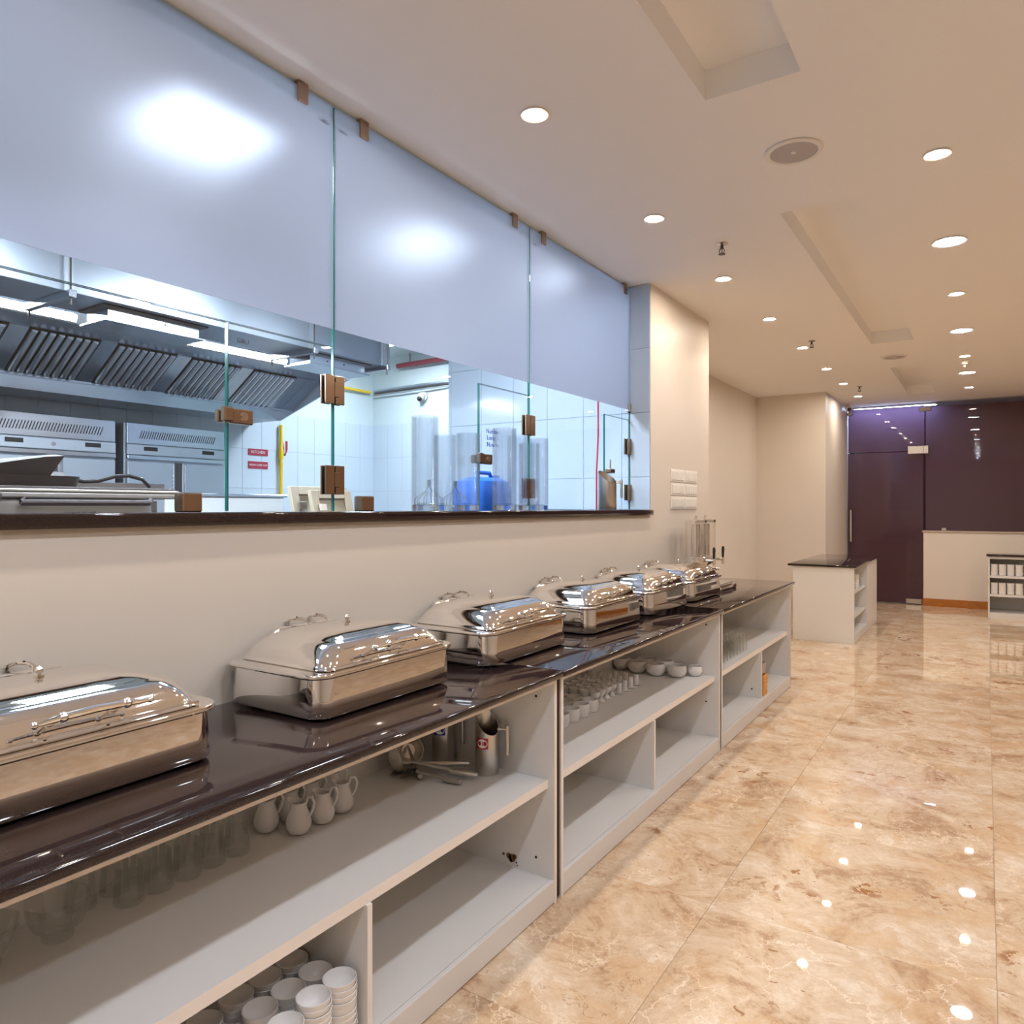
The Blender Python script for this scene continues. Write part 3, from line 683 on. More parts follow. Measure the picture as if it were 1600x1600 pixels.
def steel_jug(loc, label, rz, r=.048, h=.235, sticker=None):
    t = thing('steel_jug', label, 'jug', loc, rz, 'tall slant-cut steel jugs')
    n = 28; rings = []
    for rr_, z, k in ((r*.97,0,0),(r,.004,0),(r,h,1),(r-.002,h,1),(r-.002,.01,0),(.001,.008,0)):
        rings.append([(rr_*math.cos(2*PI*i/n), rr_*math.sin(2*PI*i/n), z - k*.045*(1+math.cos(2*PI*i/n + .8))) for i in range(n)])
    MB().loft(rings).build('body', 'steel', t)
    MB().cyl((r-.003,0,h*.58+.03),(r+.034,0,h*.58+.03), .0075).cyl((r+.034,0,h*.30),(r+.034,0,h*.76), .008).build('handle', 'steel', t)
    if sticker:
        a0, ink, zc = sticker; n = 8; pts0 = []; q = MB()
        rg = []
        for i in range(n+1):
            a = a0 - .52 + 1.04*i/n
            rg.append([((r+.0006)*math.cos(a), (r+.0006)*math.sin(a), zc+dz_) for dz_ in (-.021, .021)])
        for A, B_ in zip(rg, rg[1:]): q.face(q._v([A[0], B_[0], B_[1], A[1]]))
        st = q.build('sticker', ink, t)
        q = MB(); m_ = 20; vs = []
        for i in range(m_):
            b_ = 2*PI*i/m_; a = a0 + .46*math.cos(b_)
            vs.append(((r+.0010)*math.cos(a), (r+.0010)*math.sin(a), zc + .017*math.sin(b_)))
        cen = q.bm.verts.new(((r+.0014)*math.cos(a0), (r+.0014)*math.sin(a0), zc)); vv = q._v(vs)
        for i in range(m_): q.face([cen, vv[i], vv[(i+1) % m_]])
        q.build('oval', 'sign_white', st)
        for dx_, ch in ((-.26, 'V'), (0.02, 'I'), (.24, 'P')):
            a = a0 + dx_
            text('lettering', ch, .025, ink, st, ((r+.0016)*math.cos(a), (r+.0016)*math.sin(a), zc), (PI/2, 0, a+PI/2))
    return t
camdir = lambda x, y: math.atan2(-y, -x)
steel_jug((-1.635, 2.335, ZSH), 'tall slant-cut steel jug with a red oval sticker inside the first cabinet', .42, .046, .245, (camdir(-1.635,2.335)-.42-.42, 'red_ink', .125))
steel_jug((-1.86, 2.345, ZSH), 'tall steel jug with a blue oval sticker standing behind the ladles', .42, .046, .245, (camdir(-1.86,2.345)-.42-.35, 'blue_ink', .138))
steel_jug((-2.105, 4.40, 1.485), 'shiny steel jug standing on the granite ledge by the last hatch', .62, .060, .262)
def utensil(name, label, cat, p0, p1, kind, rz=0):
    t = thing(name, label, cat, (p0[0], p0[1], ZSH), 0, 'steel serving utensils on the shelf')
    d = Vector((p1[0]-p0[0], p1[1]-p0[1], 0)); z0, z1 = p0[2], p1[2]
    pt = lambda u, zz: (d.x*u, d.y*u, zz)
    b = MB()
    if kind == 'ladle':
        b.lathe([(.001,0),(.03,.004),(.046,.02),(.052,.045),(.0505,.045),(.044,.021),(.028,.006),(.001,.003)], (0,0,0), 20)
        hd = b.mesh('bowl', 'steel'); o = obj('bowl', hd, t, (0,0,.052), (1.25, .3, math.atan2(d.y, d.x)+PI/2))
    else:
        n = 10; rg = []
        for i in range(n+1):
            u = i/n; wd = .038*math.sin(PI*min(1, .12+u*.95))**.7
            px = Vector((d.x, d.y, 0)).normalized(); s_ = Vector((-px.y, px.x, 0))
            c_ = Vector((d.x*.42*(u-1)*.8, d.y*.42*(u-1)*.8, .004 + .045*u))
            rg.append([tuple(c_ + s_*wd), tuple(c_ - Vector((0,0,.006))), tuple(c_ - s_*wd), tuple(c_ + Vector((0,0,-.004)))])
        b.loft(rg).build('blade', 'steel', t)
    MB().tube([pt(.0,z0),pt(.35,(z0*.6+z1*.4)),pt(.55,(z0+z1)/2),pt(.62,z1+.004),pt(.98,z1),pt(1.0,z1)], [.006,.006,.006,.0105,.011,.008], 10).build('handle', 'steel', t)
utensil('ladle', 'steel ladle with a fluted round bowl lying at the near end of the utensils', 'ladle', (-1.93,2.10,.05), (-1.70,2.31,.03), 'ladle')
utensil('ladle', 'steel ladle with its bowl propped up at the back of the utensils', 'ladle', (-1.96,2.24,.07), (-1.80,2.13,.012), 'ladle')
utensil('serving_spoon', 'flat steel serving spoon lying on top of the utensil pile', 'spoon', (-1.86,2.155,.05), (-1.615,2.245,.02), 'spoon')
utensil('serving_spoon', 'steel serving spoon lowest in the utensil pile, with a holed handle end', 'spoon', (-1.82,2.13,.03), (-1.64,2.175,.010), 'spoon')
utensil('serving_spoon', 'steel serving spoon in the pile with its handle end against the jug', 'spoon', (-1.84,2.185,.04), (-1.655,2.275,.010), 'spoon')
# stacked bowls
bw_me = MB().lathe([(.022,0),(.024,.003),(.034,.012),(.042,.030),(.0445,.046),(.0425,.0465),(.040,.031),(.032,.014),(.020,.006),(.001,.006)], seg=24, cap0=True, cap1=True).mesh('stacked_bowl', 'ceramic')
COLN = {0: 'aisle-side', 1: 'middle', 2: 'wall-side'}
NST = [[9,9,8,9],[8,8,8,7],[8,8,8,7]]
for ci, x in enumerate((-1.432, -1.527, -1.622)):
    for ri, y in enumerate((1.368, 1.278, 1.188, 1.098)):
        n = NST[ci][ri]
        if ri == 3 and ci == 0: continue
        for k in range(n):
            o = obj('stacked_bowl', bw_me, None, (x + random.uniform(-.0015,.0015), y + random.uniform(-.0015,.0015), .0885 + .0155*k))
            tag(o, 'small white bowl, %s from the bottom, %s stack, %s row from the divider' % (ORD[k], COLN[ci], ORD[ri]), 'bowl', 'small white bowls stacked in the lower compartment')
wb_me = MB().lathe([(.035,0),(.037,.004),(.055,.012),(.074,.034),(.080,.052),(.0775,.0525),(.071,.036),(.052,.016),(.033,.007),(.001,.007)], seg=28, cap0=True, cap1=True).mesh('wide_bowl', 'ceramic')
for k in range(8):
    tag(obj('wide_bowl', wb_me, None, (-1.50, 0.985, .0885 + .019*k)), 'wide white bowl, %s from the bottom, in the stack beside the small bowls' % ORD[k], 'bowl', 'wide white bowls stacked in the lower compartment')
    tag(obj('wide_bowl', wb_me, None, (-1.75, 1.03, .0885 + .019*k)), 'wide white bowl, %s from the bottom, in the stack deep in the lower compartment' % ORD[k], 'bowl', 'wide white bowls stacked in the lower compartment')
# ------------------------------------------------------------------ contents of the second cabinet
rk_me = MB().lathe([(.036,0),(.040,.003),(.045,.03),(.043,.058),(.041,.062),(.039,.058),(.041,.03),(.036,.008),(.001,.008)], seg=24, cap0=True, cap1=True).mesh('ramekin', 'ceramic')
ROWN = ['aisle-side', 'second', 'third', 'wall-side']
for ri, x in enumerate((-1.69, -1.785, -1.88, -1.965)):
    for k, y in enumerate((3.325, 3.225, 3.125, 3.02, 2.92)):
        tag(obj('round_cup', rk_me, None, (x, y - .05*(ri % 2)*0 + .012*ri, ZSH)), 'round handleless white cup, %s row, %s from the egg cups' % (ROWN[ri], ORD[k]), 'cup', 'round white cups on the middle cabinet shelf')
eg_me = MB().lathe([(.022,0),(.023,.003),(.012,.014),(.009,.024),(.014,.032),(.026,.046),(.029,.066),(.0275,.0665),(.024,.047),(.012,.036),(.001,.034)], seg=18, cap0=True, cap1=True).mesh('egg_cup', 'ceramic')
for ri, x in enumerate((-1.725, -1.79, -1.855, -1.92, -1.98)):
    for k, y in enumerate((3.66, 3.595, 3.525, 3.455)):
        tag(obj('egg_cup', eg_me, None, (x, y + .006*ri, ZSH)), 'white egg cup, %s row from the aisle, %s from the toothpick holders' % (ORD[ri], ORD[k]), 'egg cup', 'white egg cups on the middle cabinet shelf')
hb_me = MB().lathe([(.0155,.006),(.0155,.06),(.0135,.06),(.0135,.012),(.001,.012)], seg=16, cap0=True, cap1=True).mesh('cup', 'ceramic')
hs_me = MB().lathe([(.026,0),(.034,.004),(.034,.0065),(.001,.0062)], seg=20, cap0=True, cap1=True).mesh('saucer', 'ceramic')
for ri, x in enumerate((-1.715, -1.785, -1.855, -1.925, -1.985)):
    for k, y in enumerate((3.965, 3.885, 3.805, 3.732)):
        if ri >= 3 and k == 0: continue
        t = thing('toothpick_holder', 'white toothpick holder, %s row from the aisle, %s from the soup bowls' % (ORD[ri], ORD[k]), 'holder', (x, y + .008*ri, ZSH), 0, 'white toothpick holders on the middle cabinet shelf')
        obj('cup', hb_me, t); obj('saucer', hs_me, t)
kb_me = MB().lathe([(.028,0),(.040,.004),(.056,.024),(.060,.044),(.056,.064),(.050,.072),(.048,.070),(.054,.044),(.05,.024),(.034,.008),(.001,.008)], seg=28, cap0=True, cap1=True).mesh('soup_bowl', 'ceramic')
KB = [(-1.585,4.315,'closest to the shelf front'), (-1.71,4.285,'second from the shelf front'), (-1.835,4.295,'third from the shelf front'), (-1.955,4.33,'deepest of the front line'), (-1.70,4.405,'behind the second bowl by the side panel'), (-1.83,4.41,'behind the third bowl by the side panel')]
for x, y, lb in KB:
    tag(obj('soup_bowl', kb_me, None, (x, y - .045 + .02, ZSH)), 'round white soup bowl on the cabinet shelf, ' + lb, 'bowl', 'round white soup bowls')
o = obj('soup_bowl', kb_me, None, (-1.50, 4.372, ZSH)); o.scale = (.75, .75, .85); tag(o, 'small white pot beside the soup bowls, touching the side panel corner', 'bowl', 'round white soup bowls')
# ------------------------------------------------------------------ contents of the third cabinet
tu_me = MB().lathe([(.033,0),(.0305,.118),(.029,.122),(.001,.122),(.001,.110),(.0285,.108),(.0315,0)], seg=20, cap0=False, cap1=False).mesh('tumbler', 'ware_glass')
for ri, x in enumerate((-1.485, -1.56, -1.635, -1.71)):
    for k in range(9):
        tag(obj('tumbler', tu_me, None, (x, 5.365 - .078*k, ZSH)), 'upturned glass tumbler, %s row from the aisle, %s from the open end of the shelf' % (ORD[ri], ORD[k]), 'tumbler', 'upturned glass tumblers')
for k in range(5):
    t = thing('wooden_tray', 'small slatted wooden tray, %s from the bottom of the stack by the divider' % ORD[k], 'tray', (-1.46, 5.645, .0885 + .031*k), 0, 'slatted wooden trays')
    for a, b_ in (((-.07,-.06),(-.062,.06)), ((.062,-.06),(.07,.06))):
        MB().box(a[0],b_[0],a[1],b_[1],0,.028, bev=.002).build('side_rail', 'basket_wood', t, smooth=False)
    for q in range(5): MB().box(-.0615,.0615,-.06+.026*q,-.044+.026*q,.004,.010, bev=.001).build('slat', 'basket_wood', t, smooth=False)
    for s_ in (-1, 1): MB().box(-.0615,.0615,s_*.056-.003,s_*.056+.003,.0105,.028, bev=.001).build('end_rail', 'basket_wood', t, smooth=False)
b = MB().loft([rr(.11,.10,.015,0), rr(.13,.12,.02,.085), rr(.125,.115,.02,.085), rr(.105,.095,.015,.003)])
tag(b.build('plastic_box', 'clear_plastic', None, (-1.46, 5.645, .2445)), 'clear plastic box standing on the stack of wooden trays', 'box')
# ------------------------------------------------------------------ island counter by the back wall
t = thing('island_cabinet', 'white island cabinet with open side shelves by the back wall', 'cabinet', (0, 0, 0))
IX0, IX1, IY0, IY1, IZ = -1.845, -1.205, 8.725, 10.69, .838
MB().box(IX0, IX1, IY0, IY0+.018, 0, IZ, bev=.001).build('end_panel', 'laminate', t, smooth=False)
MB().box(IX0, IX1, IY1-.018, IY1, 0, IZ, bev=.001).build('end_panel', 'laminate', t, smooth=False)
MB().box(IX0, IX0+.018, IY0+.018, IY1-.018, 0, IZ).build('back_panel', 'laminate', t, smooth=False)
MB().box(IX0+.018, IX1, 9.765, 9.785, 0, IZ).build('partition', 'laminate', t, smooth=False)
MB().box(IX1-.018, IX1, 9.785, IY1-.018, 0, IZ).build('side_panel', 'laminate', t, smooth=False)
MB().box(IX0+.018, IX1, IY0+.018, 9.765, .82, IZ).build('top_panel', 'laminate', t, smooth=False)
MB().box(IX1-.018, IX1, IY0+.018, 9.765, .004, .09).build('plinth', 'laminate', t, smooth=False)
MB().box(IX0+.018, IX1-.018, IY0+.018, 9.765, .072, .09).build('bottom_panel', 'laminate', t, smooth=False)
for z in (.285, .555): MB().box(IX0+.018, IX1-.02, IY0+.018, 9.765, z-.02, z).build('shelf', 'laminate', t, smooth=False)
tag(MB().box(-1.90, -1.18, 8.70, 10.72, IZ, .862, bev=.007, seg=3).build('worktop', 'granite'), 'polished black granite top on the white island by the back wall', 'worktop', 'black granite worktops')
pl_me = MB().lathe([(.05,0),(.055,.003),(.085,.010),(.088,.013),(.001,.008)], seg=24, cap0=True, cap1=True).mesh('plate', 'ceramic')
for sx, sy, n, nm in ((-1.33, 9.60, 11, 'deeper'), (-1.33, 9.15, 6, 'front')):
    for k in range(n): tag(obj('plate', pl_me, None, (sx, sy, .5555+.0095*k)), 'white plate, %s from the bottom of the %s stack on the island shelf' % (ORD[k], nm), 'plate', 'white plates on the island shelf')
for k in range(3): tag(obj('round_cup', rk_me, None, (-1.29, 9.39, .5555+.0625*k*.8)), 'white cup, %s from the bottom, stacked between the plates on the island' % ORD[k], 'cup', 'white cups on the island shelf')
# ------------------------------------------------------------------ low shelf unit under the far partition
t = thing('shelf_unit', 'low white shelf unit with stacked white bowls under the far partition', 'shelf unit', (0, 0, 0))
RX0, RX1, RY0, RY1 = .028, 1.75, 11.79, 12.35
for a in (RX0, RX1-.02): MB().box(a, a+.02, RY0, RY1, 0, .838, bev=.001).build('side_panel', 'laminate', t, smooth=False)
MB().box(RX0+.02, RX1-.02, RY1-.012, RY1, 0, .838).build('back_panel', 'laminate', t, smooth=False)
for z0, z1, nm in ((.806,.838,'top_panel'),(.549,.581,'shelf'),(.298,.330,'shelf'),(.058,.080,'bottom_panel')):
    MB().box(RX0+.02, RX1-.02, RY0+.004, RY1-.012, z0, z1).build(nm, 'laminate', t, smooth=False)
MB().box(RX0+.02, RX1-.02, RY0, RY0+.018, .0, .058).build('plinth', 'laminate', t, smooth=False)
tag(MB().box(RX0-.02, RX1+.02, RY0-.02, RY1+.01, .8385, .862, bev=.005, seg=2).build('worktop', 'granite'), 'polished black granite top on the low shelf unit under the far partition', 'worktop', 'black granite worktops')
db_me = MB().lathe([(.034,0),(.040,.004),(.043,.050),(.041,.052),(.037,.006),(.001,.006)], seg=20, cap0=True, cap1=True).mesh('white_bowl', 'ceramic')
for zi, (z, nm) in enumerate(((.5815,'top'),(.3305,'lower'))):
    for c, x in enumerate((.098,.19,.283,.376,.469)):
        for k in range(3):
            tag(obj('white_bowl', db_me, None, (x, RY0+.06, z + .0495*k)), 'straight white bowl, %s up, %s stack from the side panel, %s shelf of the unit' % (ORD[k], ORD[c], nm), 'bowl', 'straight white bowls in the low shelf unit')
# ------------------------------------------------------------------ glass vases on the granite ledge
def vase(x, y, r, h, label):
    MBv = MB().lathe([(r*.96,0),(r,.004),(r,h),(r-.005,h),(r-.005,.036),(r*.6,.030),(.001,.029)], seg=32, cap0=True, cap1=True)
    o = tag(MBv.build('glass_vase', 'vase_shell', None, (x, y, 1.485)), label, 'vase', 'tall clear glass vases on the ledge')
    MB().lathe([(r*.90,.002),(r-.0055,.008),(r-.0055,.028),(r*.5,.0255),(.001,.025)], seg=24, cap0=True, cap1=True).build('thick_base', 'vase_glass', o)
vase(-2.095, 2.51, .061, .42, 'tall clear glass cylinder vase, tallest and closest to the wooden panels')
vase(-2.315, 2.93, .060, .385, 'tall clear glass cylinder vase behind the pane, next to the tallest vase')
vase(-2.095, 2.835, .058, .372, 'tall clear glass cylinder vase, second in front of the pane from the wooden panels')
vase(-2.095, 3.150, .064, .425, 'tall clear glass cylinder vase in front of the hatch with writing')
vase(-2.315, 3.62, .062, .44, 'tall clear glass cylinder vase behind the hatch with writing')
vase(-2.095, 3.395, .058, .365, 'shorter clear glass cylinder vase in front of the hatch hinge')
vase(-2.315, 3.86, .062, .44, 'tall clear glass cylinder vase behind the pane past the hatch hinge')
# ------------------------------------------------------------------ bench behind the glass with its clutter
t = thing('kitchen_bench', 'steel kitchen bench running behind the serving hatch', 'table', (0, 0, 0))
MB().box(-3.15, -2.48, -0.5, 4.80, 1.36, 1.40, bev=.003).build('top', 'kitchen_steel', t, smooth=False)
for x in (-3.10, -2.53):
    for y in (-.4, 2.1, 4.7): MB().cyl((x,y,KF), (x,y,1.36), .02).build('leg', 'kitchen_steel', t)
ZB = 1.4005
t = thing('contact_grill', 'grey and black contact grill on the kitchen bench with its lid raised', 'grill', (-2.72, 1.22, ZB+.03))
for gx in (-.15, .15):
    for gy in (-.2, .2): MB().cyl((gx, gy, -.03), (gx, gy, 0), .02).build('foot', 'black', t)
MB().loft([rr(.40,.56,.03,0), rr(.42,.58,.05,.02), rr(.42,.58,.06,.085), rr(.38,.54,.06,.10)]).build('body', 'grill_grey', t)
MB().box(-.215,.215,-.36,.37,.1005,.118, bev=.004).build('lower_plate', 'grill_grey', t, smooth=False)
MB().box(-.21,.205,-.36,.36,.1185,.138, bev=.006, seg=2).build('upper_plate', 'grill_dark', t, smooth=False)
MB().box(.2055,.213,-.35,.37,.121,.129, bev=.002).build('trim_strip', 'white_plastic', t, smooth=False)
MB().tube([(.17,.355,.128),(.17,.40,.118),(.15,.43,.10)], .012, 8).build('hinge_pin', 'chrome', t)
MB().tube([(.21,-.22,.11),(.255,-.25,.085),(.27,-.26,.06)], [.012,.016,.018], 8).build('grip', 'black', t)
MB().tube([(.213,-.15,.095),(.24,-.17,.085),(.24,.24,.085),(.213,.26,.095)], .010, 8).build('front_bar', 'grill_dark', t)
lb_ = text('lettering', 'WARNING HOT', .014, 'dark_ink', t, (.2115, .02, .05), ROT_PX)
tag(MB().loft([rr(.34,.50,.03,0), rr(.36,.52,.04,.035)]).loft([rr(.30,.46,.03,.0355), rr(.28,.44,.03,.05)]).build('grill_lid', 'grill_dark', None, (-2.74, 1.02, ZB+.169), (0.0, 0.0, 0.0)), 'dark flat lid lying on the contact grill', 'lid')
o = MB()
rg = []
for i in range(9):
    u = i/8; yy = -.30 + .52*u; zz = .02 + .045*u*u
    rg.append([(-.14, yy*(1-.12*u), 0.0005), (.135, yy*(1-.12*u), 0.0005), (.15 - .012*math.sin(6*u), yy + .01, zz + .006*math.sin(9*u)), (.10, yy, zz + .010), (-.14, yy, zz + .004)])
tag(o.loft(rg).build('folded_mat', 'grill_dark', None, (-2.70, 0.98, ZB+.202)), 'dark crumpled baking mat lying on the grill lid', 'mat')
tag(MB().tube([(-2.66,1.20,1.612),(-2.64,1.26,1.602),(-2.63,1.31,1.590),(-2.63,1.36,1.593),(-2.63,1.42,1.612),(-2.63,1.47,1.616),(-2.63,1.52,1.605),(-2.64,1.555,1.578)], .007, 8).build('power_cord', 'black'), 'black power cord arching over the contact grill', 'cord')
def board(x, y0, y1, z1, lean, label):
    t = thing('timber_shutter', label, 'shutter', (x, (y0+y1)/2, ZB)); wd = y1-y0; h = z1-ZB
    t.rotation_euler = (0, lean, 0)
    MB().box(-.012,.0,-wd/2,wd/2,0,h, bev=.002).build('backing', 'wood_board', t, smooth=False)
    for a, b_ in ((-wd/2,-wd/2+.045),(wd/2-.045,wd/2)): MB().box(.0002,.012,a,b_,0,h, bev=.002).build('stile', 'wood_board', t, smooth=False)
    for z0, z1_ in ((0,.04),(h-.04,h)): MB().box(.0002,.011,-wd/2+.046,wd/2-.046,z0,z1_, bev=.002).build('rail', 'wood_board', t, smooth=False)
    MB().box(.0125,.02,-wd/2+.03,-wd/2+.075,h*.45,h*.62, bev=.001).build('latch', 'steel', t, smooth=False)
board(-2.70, 2.30, 2.66, 1.605, -.25, 'pale wooden panel leaning at the back of the pair on the bench')
board(-2.60, 2.33, 2.585, 1.585, -.25, 'pale framed wooden panel leaning in front of the other')
t = thing('water_can', 'blue plastic water can behind the vases', 'can', (-2.85, 4.02, ZB))
MB().loft([rr(.24,.40,.05,0), rr(.25,.42,.06,.02), rr(.25,.42,.06,.22), rr(.22,.38,.06,.275), rr(.14,.26,.05,.30)]).build('body', 'blue_plastic', t)
MB().tube([(0,-.10,.298),(0,-.08,.335),(0,.08,.335),(0,.10,.298)], .014, 8).build('handle', 'blue_plastic', t)
MB().cyl((0,.15,.285),(0,.15,.32), .03).build('cap', 'blue_plastic', t)
for k, (y, lb) in enumerate(((3.27, 'wire basket with a raised handle, behind the tallest vases'), (3.52, 'wire basket with a raised handle, beside the blue water can'))):
    t = thing('wire_basket', lb, 'basket', (-2.70, y, ZB), 0, 'wire baskets on the bench')
    q = MB()
    for z in (.02,.06,.10): q.tube([(.085*math.cos(2*PI*i/16), .085*math.sin(2*PI*i/16), z) for i in range(17)], .002, 5)
    for i in range(12):
        a = 2*PI*i/12; q.tube([(.03*math.cos(a),.03*math.sin(a),.005),(.085*math.cos(a),.085*math.sin(a),.02),(.085*math.cos(a),.085*math.sin(a),.15),(.03*math.cos(a),.03*math.sin(a),.19)], .002, 5)
    q.build('wire_body', 'dark_metal', t)
    MB().tube([(0,-.03,.19),(0,0,.23),(0,.03,.19)], .004, 6).cyl((0,0,.225),(0,0,.26), .012).build('handle', 'dark_metal', t)
tag(MB().tube([(-2.25,4.555,2.24),(-2.25,4.556,2.0),(-2.252,4.545,1.85),(-2.255,4.54,1.755),(-2.255,4.54,1.485)], .006, 6).build('red_cable', 'red_paint'), 'thin red cable hanging down the glass by the last hatch', 'cable')
# ------------------------------------------------------------------ extraction hood and duct
t = thing('extraction_hood', 'stainless steel extraction hood with baffle filters on the kitchen back wall', 'hood', (0, 0, 0))
HY0, HY1 = 0.9, 4.92
MB().box(-6.46, -6.02, HY0, HY1, 2.385, 2.40).box(-6.035, -6.02, HY0, HY1, 2.40, 2.49).build('rear_gutter', 'kitchen_steel', t, smooth=False)
MB().box(-6.02, -6.0, HY0, HY1, 2.484, 2.50).build('gutter_lip', 'kitchen_steel', t, smooth=False)
MB().prism([(-5.60,2.765),(-5.40,2.80),(-5.36,2.86),(-5.36,2.98),(-5.375,2.98),(-5.375,2.868),(-5.41,2.815),(-5.60,2.78)], 'y', HY0, HY1).build('upper_panel', 'kitchen_steel', t, smooth=False)
MB().prism([(-6.46,2.385),(-6.0,2.385),(-4.96,2.735),(-4.90,2.80),(-4.90,3.02),(-6.46,3.02)], 'y', HY1, HY1+.015).build('side_panel', 'kitchen_steel', t, smooth=False)
MB().box(-6.46, -4.90, HY0, HY1, 3.02, 3.03).build('top_panel', 'kitchen_steel', t, smooth=False)
MB().box(-4.912, -4.90, HY0, HY1, 2.92, 3.02).build('front_lip', 'kitchen_steel', t, smooth=False)
MB().box(-6.46, -6.44, HY0, HY1, 2.40, 3.02).build('rear_panel', 'kitchen_steel_matt', t, smooth=False)
A = Vector((-6.015, 0, 2.505)); B = Vector((-5.605, 0, 2.768)); dv = (B-A); fl = dv.length; ux = dv.normalized(); un = Vector((-ux.z, 0, ux.x)) * -1
def fpt(u, y, n): p = A + ux*u + un*n; return (p.x, y, p.z)
def fbox(y0, y1, u0, u1, n0, n1):
    q = MB(); v = q._v([fpt(u0,y0,n0),fpt(u1,y0,n0),fpt(u1,y1,n0),fpt(u0,y1,n0),fpt(u0,y0,n1),fpt(u1,y0,n1),fpt(u1,y1,n1),fpt(u0,y1,n1)])
    for f in ((3,2,1,0),(4,5,6,7),(0,1,5,4),(1,2,6,5),(2,3,7,6),(3,0,4,7)): q.face([v[i] for i in f])
    return q
baf = MB(); n_ = 7; prof = [(.022*math.cos(PI*i/n_), .030*math.sin(PI*i/n_)) for i in range(n_+1)]
baf.loft([[fpt(.035, yy, .012+nn) for yy, nn in prof], [fpt(fl-.01, yy, .012+nn) for yy, nn in prof]])
baf_me = baf.mesh('baffle', 'baffle_steel')
yy = 4.78
NF = 7
for k in range(NF):
    y1 = yy - k*0.62; y0 = y1 - 0.49
    if y0 < 1.0: break
    f = fbox(y0, y1, 0.0, fl, 0.0, .004).build('filter', 'dark_metal', t, smooth=False)
    for j in range(8): obj('baffle', baf_me, f, (0, y0 + .035 + .06*j, 0))
    fbox(y0-.126, y0-.003, 0.0, fl, .004, .014).build('blank_panel', 'kitchen_steel', t, smooth=False)
fbox(4.785, 4.918, 0.0, fl, .004, .014).build('blank_panel', 'kitchen_steel', t, smooth=False)
for a, b_ in ((1.1, 2.62), (2.75, 4.45)):
    lt = MB().box(-5.39, -5.35, a, b_, 2.80, 2.815).build('lamp_housing', 'white_plastic', t, (0,0,0), smooth=False)
    MB().box(-5.385, -5.335, a, b_, 2.816, 2.85, bev=.008, seg=2).build('tube_lamp', 'lamp_tube', lt, smooth=False)
t = thing('air_duct', 'large galvanised air duct hanging in the kitchen in front of the hood', 'duct', (0, 0, 0))
MB().box(-4.60, -4.20, 0.3, 4.575, 2.68, 3.10, bev=.003).build('duct_body', 'duct_steel', t, smooth=False)
for y in (2.01, 3.72, 4.50):
    MB().box(-4.66, -4.14, y-.02, y+.02, 2.640, 2.679, bev=.002).build('strut', 'kitchen_steel', t, smooth=False)
    for x in (-4.64, -4.165): MB().cyl((x, y, 2.60), (x, y, KC), .006, seg=6).build('hanger_rod', 'dark_metal', t)
    MB().box(-4.199, -4.19, y-.025, y+.025, 2.68, 3.10).build('seam_strip', 'kitchen_steel_matt', t, smooth=False)
for y0, y1 in ((1.0, 1.45), (2.28, 2.87), (3.80, 4.38)):
    q = MB().box(-4.53, -4.30, y0, y1, 2.60, 2.679, bev=.002).build('outlet_box', 'kitchen_steel', t, smooth=False)
    MB().box(-4.56, -4.27, y0-.03, y1+.03, 2.588, 2.5995, bev=.002).build('outlet_flange', 'kitchen_steel', q, smooth=False)
    MB().box(-4.57, -4.26, y0-.04, y1+.04, 2.672, 2.6785).build('upper_flange', 'dark_metal', q, smooth=False)
    for q_ in (.3, .6): MB().cyl((-4.299, y0+(y1-y0)*q_, 2.64), (-4.294, y0+(y1-y0)*q_, 2.64), .006, seg=8).build('rivet', 'dark_metal', q)
# ------------------------------------------------------------------ upright refrigerators
def fridge(y0, y1, label):
    t = thing('refrigerator', label, 'refrigerator', (-5.9, 0, KF), 0, 'upright steel refrigerators on the kitchen back wall')
    Z = 2.2 - KF
    MB().box(-.58, -.03, y0, y1, 0.08, Z, bev=.003).build('body', 'kitchen_steel_matt', t, smooth=False)
    g = MB().box(-.0295, 0.0, y0+.01, y1-.01, Z-.172, Z-.002, bev=.003).build('grille_panel', 'kitchen_steel', t, smooth=False)
    q = MB(); n = 34; a = y0 + (y1-y0)*.12; st = (y1-y0)*.76/n
    for i in range(n):
        yy = a + st*i
        v = q._v([(.0008, yy, Z-.125), (.0008, yy+.007, Z-.125), (.0008, yy+.030, Z-.06), (.0008, yy+.023, Z-.06)]); q.face(v)
    s_ = q.build('vent_slots', 'black', g, smooth=False); s_['kind'] = 'stuff'
    c = MB().box(-.0295, .006, y0+.01, y1-.01, Z-.262, Z-.176, bev=.003).build('control_panel', 'kitchen_steel_matt', t, smooth=False)
    for u in (.16, .74): MB().box(.0062, .010, y0+(y1-y0)*u, y0+(y1-y0)*u+.12, Z-.225, Z-.192, bev=.001).build('display', 'black', c, smooth=False)
    MB().cyl((.0062, (y0+y1)/2, Z-.22), (.009, (y0+y1)/2, Z-.22), .016, seg=16).build('badge', 'kitchen_steel', c)
    MB().box(-.0295, .012, y0+.01, y1-.01, Z-.30, Z-.266, bev=.003).build('door_hood', 'kitchen_steel', t, smooth=False)
    mid = (y0+y1)/2
    for a, b_ in ((y0+.012, mid-.035), (mid+.035, y1-.012)):
        d = MB().box(-.0295, .004, a, b_, .10, Z-.315, bev=.004).build('door', 'kitchen_steel_matt', t, smooth=False)
    MB().box(-.0295, -.008, mid-.033, mid+.033, .10, Z-.312).build('mullion', 'dark_metal', t, smooth=False)
    for s_ in (-1, 1): MB().box(.0045, .02, mid+s_*.055-.008, mid+s_*.055+.008, .5, Z-.33, bev=.002).build('handle', 'kitchen_steel', t, smooth=False)
    return t
fridge(3.275, 4.205, 'upright steel refrigerator with slotted top grille, closer to the red wall signs')
fridge(2.24, 3.20, 'upright steel refrigerator with slotted top grille, second from the red wall signs')
